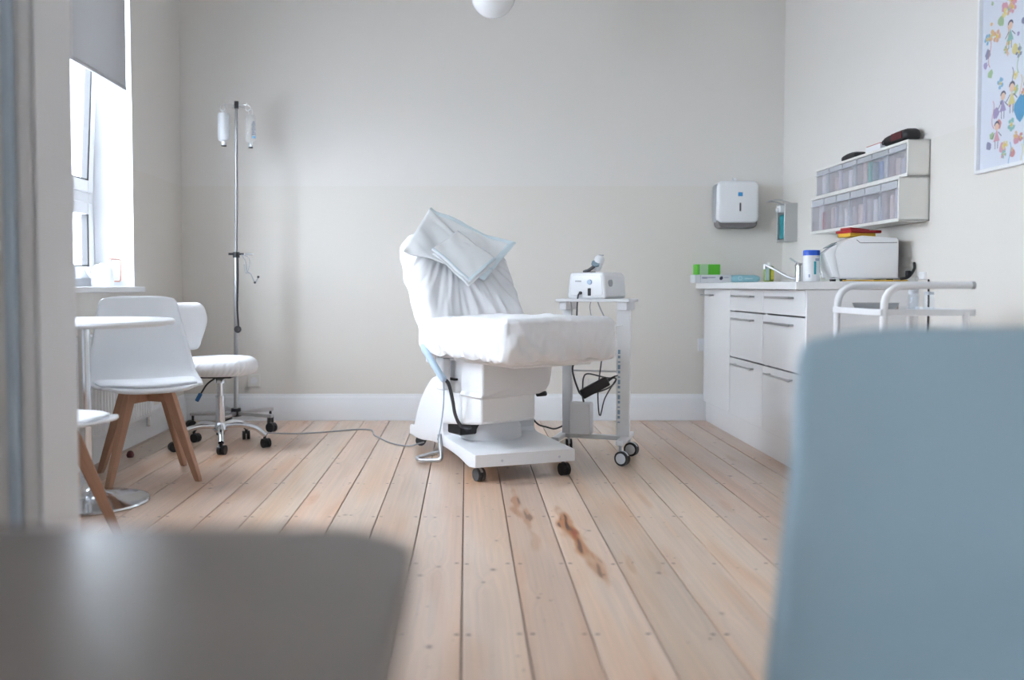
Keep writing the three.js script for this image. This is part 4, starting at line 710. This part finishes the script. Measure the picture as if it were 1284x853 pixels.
// framed children's poster on the side wall
{
  const f = thing('framed_poster', "white framed poster of colourful children's drawings", 'poster', [XR, 1.362, 2.27]);
  const W = 0.66, H = 0.92, b = 0.014;
  mesh('frame', [span(-0.022, 0, 0, b, 0, W, 0.002), span(-0.022, 0, H - b, H, 0, W, 0.002), span(-0.022, 0, b, H - b, 0, b, 0.002), span(-0.022, 0, b, H - b, W - b, W, 0.002)], M.whitePlastic, f);
  let s2 = 77; const r2 = () => { s2 = (s2 * 1664525 + 1013904223) >>> 0; return s2 / 4294967296; };
  const pal = ['#dc9aac', '#e6bb7e', '#a2c08c', '#78b4d2', '#a18fbe', '#e4d488', '#d58a8a', '#86bdb8', '#8080a2', '#e2ab8b'];
  const tex = canvasTexture(1024, 1400, (g, w, h) => {
    g.fillStyle = '#e9ebf4'; g.fillRect(0, 0, w, h); g.lineCap = 'round';
    ['#d98aa0', '#e5a25a', '#e6d27a', '#9fbf6a', '#7fb2c8'].forEach((c, i) => { g.strokeStyle = c; g.lineWidth = 24; g.beginPath(); g.arc(470, 120, 330 - i * 28, PI * 0.62, PI * 1.15, false); g.stroke(); });
    ['#d98aa0', '#e5a25a', '#e6d27a', '#8fb96a', '#6fa8d0'].forEach((c, i) => { g.strokeStyle = c; g.lineWidth = 26; g.beginPath(); g.arc(20, 250, 360 - i * 26, -PI * 0.5, PI * 0.16, false); g.stroke(); });
    const blob = (x, y, r, c) => { g.fillStyle = c; g.beginPath(); for (let i = 0; i <= 12; i++) { const a = i / 12 * 2 * PI, q = r * (0.75 + 0.5 * r2()); g[i ? 'lineTo' : 'moveTo'](x + q * Math.cos(a), y + q * Math.sin(a)); } g.fill(); };
    const flower = (x, y, r) => { const c = pal[Math.floor(r2() * 10)]; for (let i = 0; i < 5; i++) { const a = i / 5 * 2 * PI + r2(); blob(x + r * Math.cos(a), y + r * Math.sin(a), r * 0.55, c); } blob(x, y, r * 0.5, '#e8c84a'); };
    const kid = (x, y, k) => {   // simple stick figure in a coloured dress
      g.strokeStyle = '#4a4a60'; g.lineWidth = 6 * k; g.beginPath(); g.moveTo(x - 16 * k, y + 95 * k); g.lineTo(x - 14 * k, y + 150 * k); g.moveTo(x + 16 * k, y + 95 * k); g.lineTo(x + 14 * k, y + 150 * k); g.moveTo(x - 20 * k, y + 40 * k); g.lineTo(x - 55 * k, y + 75 * k); g.moveTo(x + 20 * k, y + 40 * k); g.lineTo(x + 55 * k, y + 70 * k); g.stroke();
      g.fillStyle = pal[Math.floor(r2() * 10)]; g.beginPath(); g.moveTo(x, y + 18 * k); g.lineTo(x + 38 * k, y + 100 * k); g.lineTo(x - 38 * k, y + 100 * k); g.fill();
      g.fillStyle = ['#3a3050', '#5a3a30', '#2e2e58'][Math.floor(r2() * 3)]; g.beginPath(); g.arc(x, y - 8 * k, 31 * k, PI, 2 * PI); g.fill();
      g.fillStyle = '#efc9ae'; g.beginPath(); g.arc(x, y, 25 * k, 0, 2 * PI); g.fill();
    };
    for (let i = 0; i < 120; i++) { const x = 40 + r2() * 940, y = 130 + r2() * 1220; r2() < 0.45 ? flower(x, y, 14 + 14 * r2()) : blob(x, y, 12 + 22 * r2(), pal[Math.floor(r2() * 10)]); }
    for (let i = 0; i < 26; i++) { g.strokeStyle = pal[Math.floor(r2() * 10)]; g.lineWidth = 7; g.beginPath(); const x = 60 + r2() * 900, y = 200 + r2() * 1100; g.moveTo(x, y); g.bezierCurveTo(x + 40, y + 60, x - 50, y + 110, x + 20 * r2(), y + 170); g.stroke(); }
    [[330, 940, 1], [240, 975, 0.9], [480, 960, 1.1], [620, 1010, 1], [760, 950, 1.1], [880, 1000, 1], [300, 560, 0.9], [720, 560, 1], [540, 700, 0.8], [860, 700, 0.9], [180, 1150, 0.9]].forEach(([x, y, k]) => kid(x, y, k));
    blob(420, 1080, 75, '#3d9bc9'); blob(900, 330, 60, '#e58b5a'); blob(680, 250, 50, '#cf6b8c');
  });
  const pg = plane(W - 2 * b, H - 2 * b).rotateY(-PI / 2).translate(-0.006, H / 2, W / 2);
  mesh('print', pg, mat('#ffffff', 0.5, { map: tex }), f);
  mesh('backing', span(-0.005, 0, b, H - b, b, W - b), M.whitePlastic, f);
  mesh('glazing', span(-0.012, -0.010, b, H - b, b, W - b), M.clear, f);
}
// pendant lamp
{
  const l = thing('pendant_lamp', 'white opal glass globe hanging from the ceiling', 'lamp', [0.147, 2.38, 1.0]);
  mesh('globe', new THREE.SphereGeometry(0.122, 48, 32).translate(0, 0.122, 0), M.opal, l);
  mesh('collar', [cyl(0.045, 0.03, 0.05, 0, 0.262, 0, 24)], M.whiteMetal, l);
  mesh('cord', cyl(0.003, 0.003, TOP - 2.38 - 0.28, 0, 0.28 + (TOP - 2.38 - 0.28) / 2, 0, 8), M.whitePlastic, l);
  mesh('ceiling_rose', cyl(0.05, 0.03, 0.03, 0, TOP - 2.38 - 0.016, 0, 24), M.whiteMetal, l);
}

// ---------------------------------------------------------------- white tubular trolley
{
  const c = thing('instrument_trolley', 'white tubular instrument trolley with tray beside the counter', 'trolley', [1.655, 0, 2.56]);
  for (const s of [-1, 1]) {
    mesh('side_rail', pipe([[-0.155, 0.07, s * 0.2], [-0.155, 0.905, s * 0.2], [0.16, 0.905, s * 0.2]], 0.085, 0.0135, 14), M.whiteMetal, c);
    mesh('rail_cap', new THREE.CylinderGeometry(0.0142, 0.0142, 0.012, 18).rotateZ(PI / 2).translate(0.162, 0.905, s * 0.2), M.grey, c);
    mesh('rear_leg', cyl(0.012, 0.012, 0.74, 0.14, 0.44, s * 0.2, 14), M.whiteMetal, c);
  }
  for (const [y, n] of [[0.795, 'tray'], [0.35, 'lower_tray']]) mesh(n, [span(-0.165, 0.165, y, y + 0.008, -0.205, 0.205), span(-0.17, -0.162, y, y + 0.024, -0.21, 0.21, 0.003), span(0.162, 0.17, y, y + 0.024, -0.21, 0.21, 0.003), span(-0.17, 0.17, y, y + 0.024, -0.21, -0.202, 0.003), span(-0.17, 0.17, y, y + 0.024, 0.202, 0.21, 0.003)], M.whiteMetal, c);
  for (const [x, z] of [[-0.155, 0.2], [-0.155, -0.2], [0.14, 0.2], [0.14, -0.2]]) castor(c, x, z, 0.5 + x + z, 0.085, 0.03, 0.015, M.darkGrey, null, M.steel);
  const d = thing('steel_dish', 'shallow stainless steel dish on the trolley tray', 'dish', [1.59, 0.8035, 2.50]);
  mesh('bowl', lathe([[0, 0], [0.05, 0], [0.075, 0.016], [0.085, 0.034], [0.088, 0.034], [0.078, 0.013], [0.052, -0.0], [0, 0.003]], 36).scale(1, 1, 0.7), M.steel, d);
  const n = tag(mesh('wooden_block', box(0.05, 0.03, 0.04, 1.68, 0.8195, 2.43, 0.003), mat(lin(0.35, 0.27, 0.22), 0.6)), 'small brown block behind the steel dish', 'block');
  [[1.695, 2.58, 0.07, 'short clear glass jar standing nearest the steel dish'], [1.725, 2.53, 0.085, 'tall clear glass jar between the other jars'], [1.745, 2.60, 0.065, 'clear glass jar at the corner of the trolley tray']].forEach(([x, z, h, label]) => {
    const j = thing('glass_jar', label, 'jar', [x, 0.804, z], 0, 'jars on the trolley');
    mesh('glass', lathe([[0, 0], [0.019, 0], [0.02, 0.003], [0.02, h * 0.8], [0.016, h * 0.9], [0.016, h], [0.0145, h], [0.0145, h * 0.9], [0.0185, h * 0.8], [0.0185, 0.004], [0, 0.004]], 24), M.clear, j);
    mesh('stopper', cyl(0.017, 0.017, 0.012, 0, h + 0.006, 0, 18), M.hub, j);
  });
}

// ---------------------------------------------------------------- foreground desk
{
  const d = thing('desk', 'blurred taupe wooden desk top with rounded corner in the foreground', 'desk', [-0.62, 0, 5.72]);
  const top = extrude(roundRect(1.17, 0.88, 0.075, 10), 0.024, 0.004).rotateX(-PI / 2).translate(0, 0.696, 0);
  const p = top.attributes.position, uv = top.attributes.uv; for (let i = 0; i < p.count; i++) uv.setXY(i, p.getZ(i) * 1.5, p.getX(i) * 0.7);
  mesh('desk_top', top, M.deskTop, d);
  for (const [x, z] of [[-0.5, -0.35], [0.5, -0.35], [-0.5, 0.35], [0.5, 0.35]]) mesh('leg', bar([x, 0.695, z], [x, 0, z], 0.022, 0.018, 18), M.whiteMetal, d);
  mesh('apron', [span(-0.48, 0.48, 0.64, 0.695, -0.36, -0.34), span(-0.48, 0.48, 0.64, 0.695, 0.34, 0.36)], M.whiteMetal, d);
}

renderer.render(scene, camera);
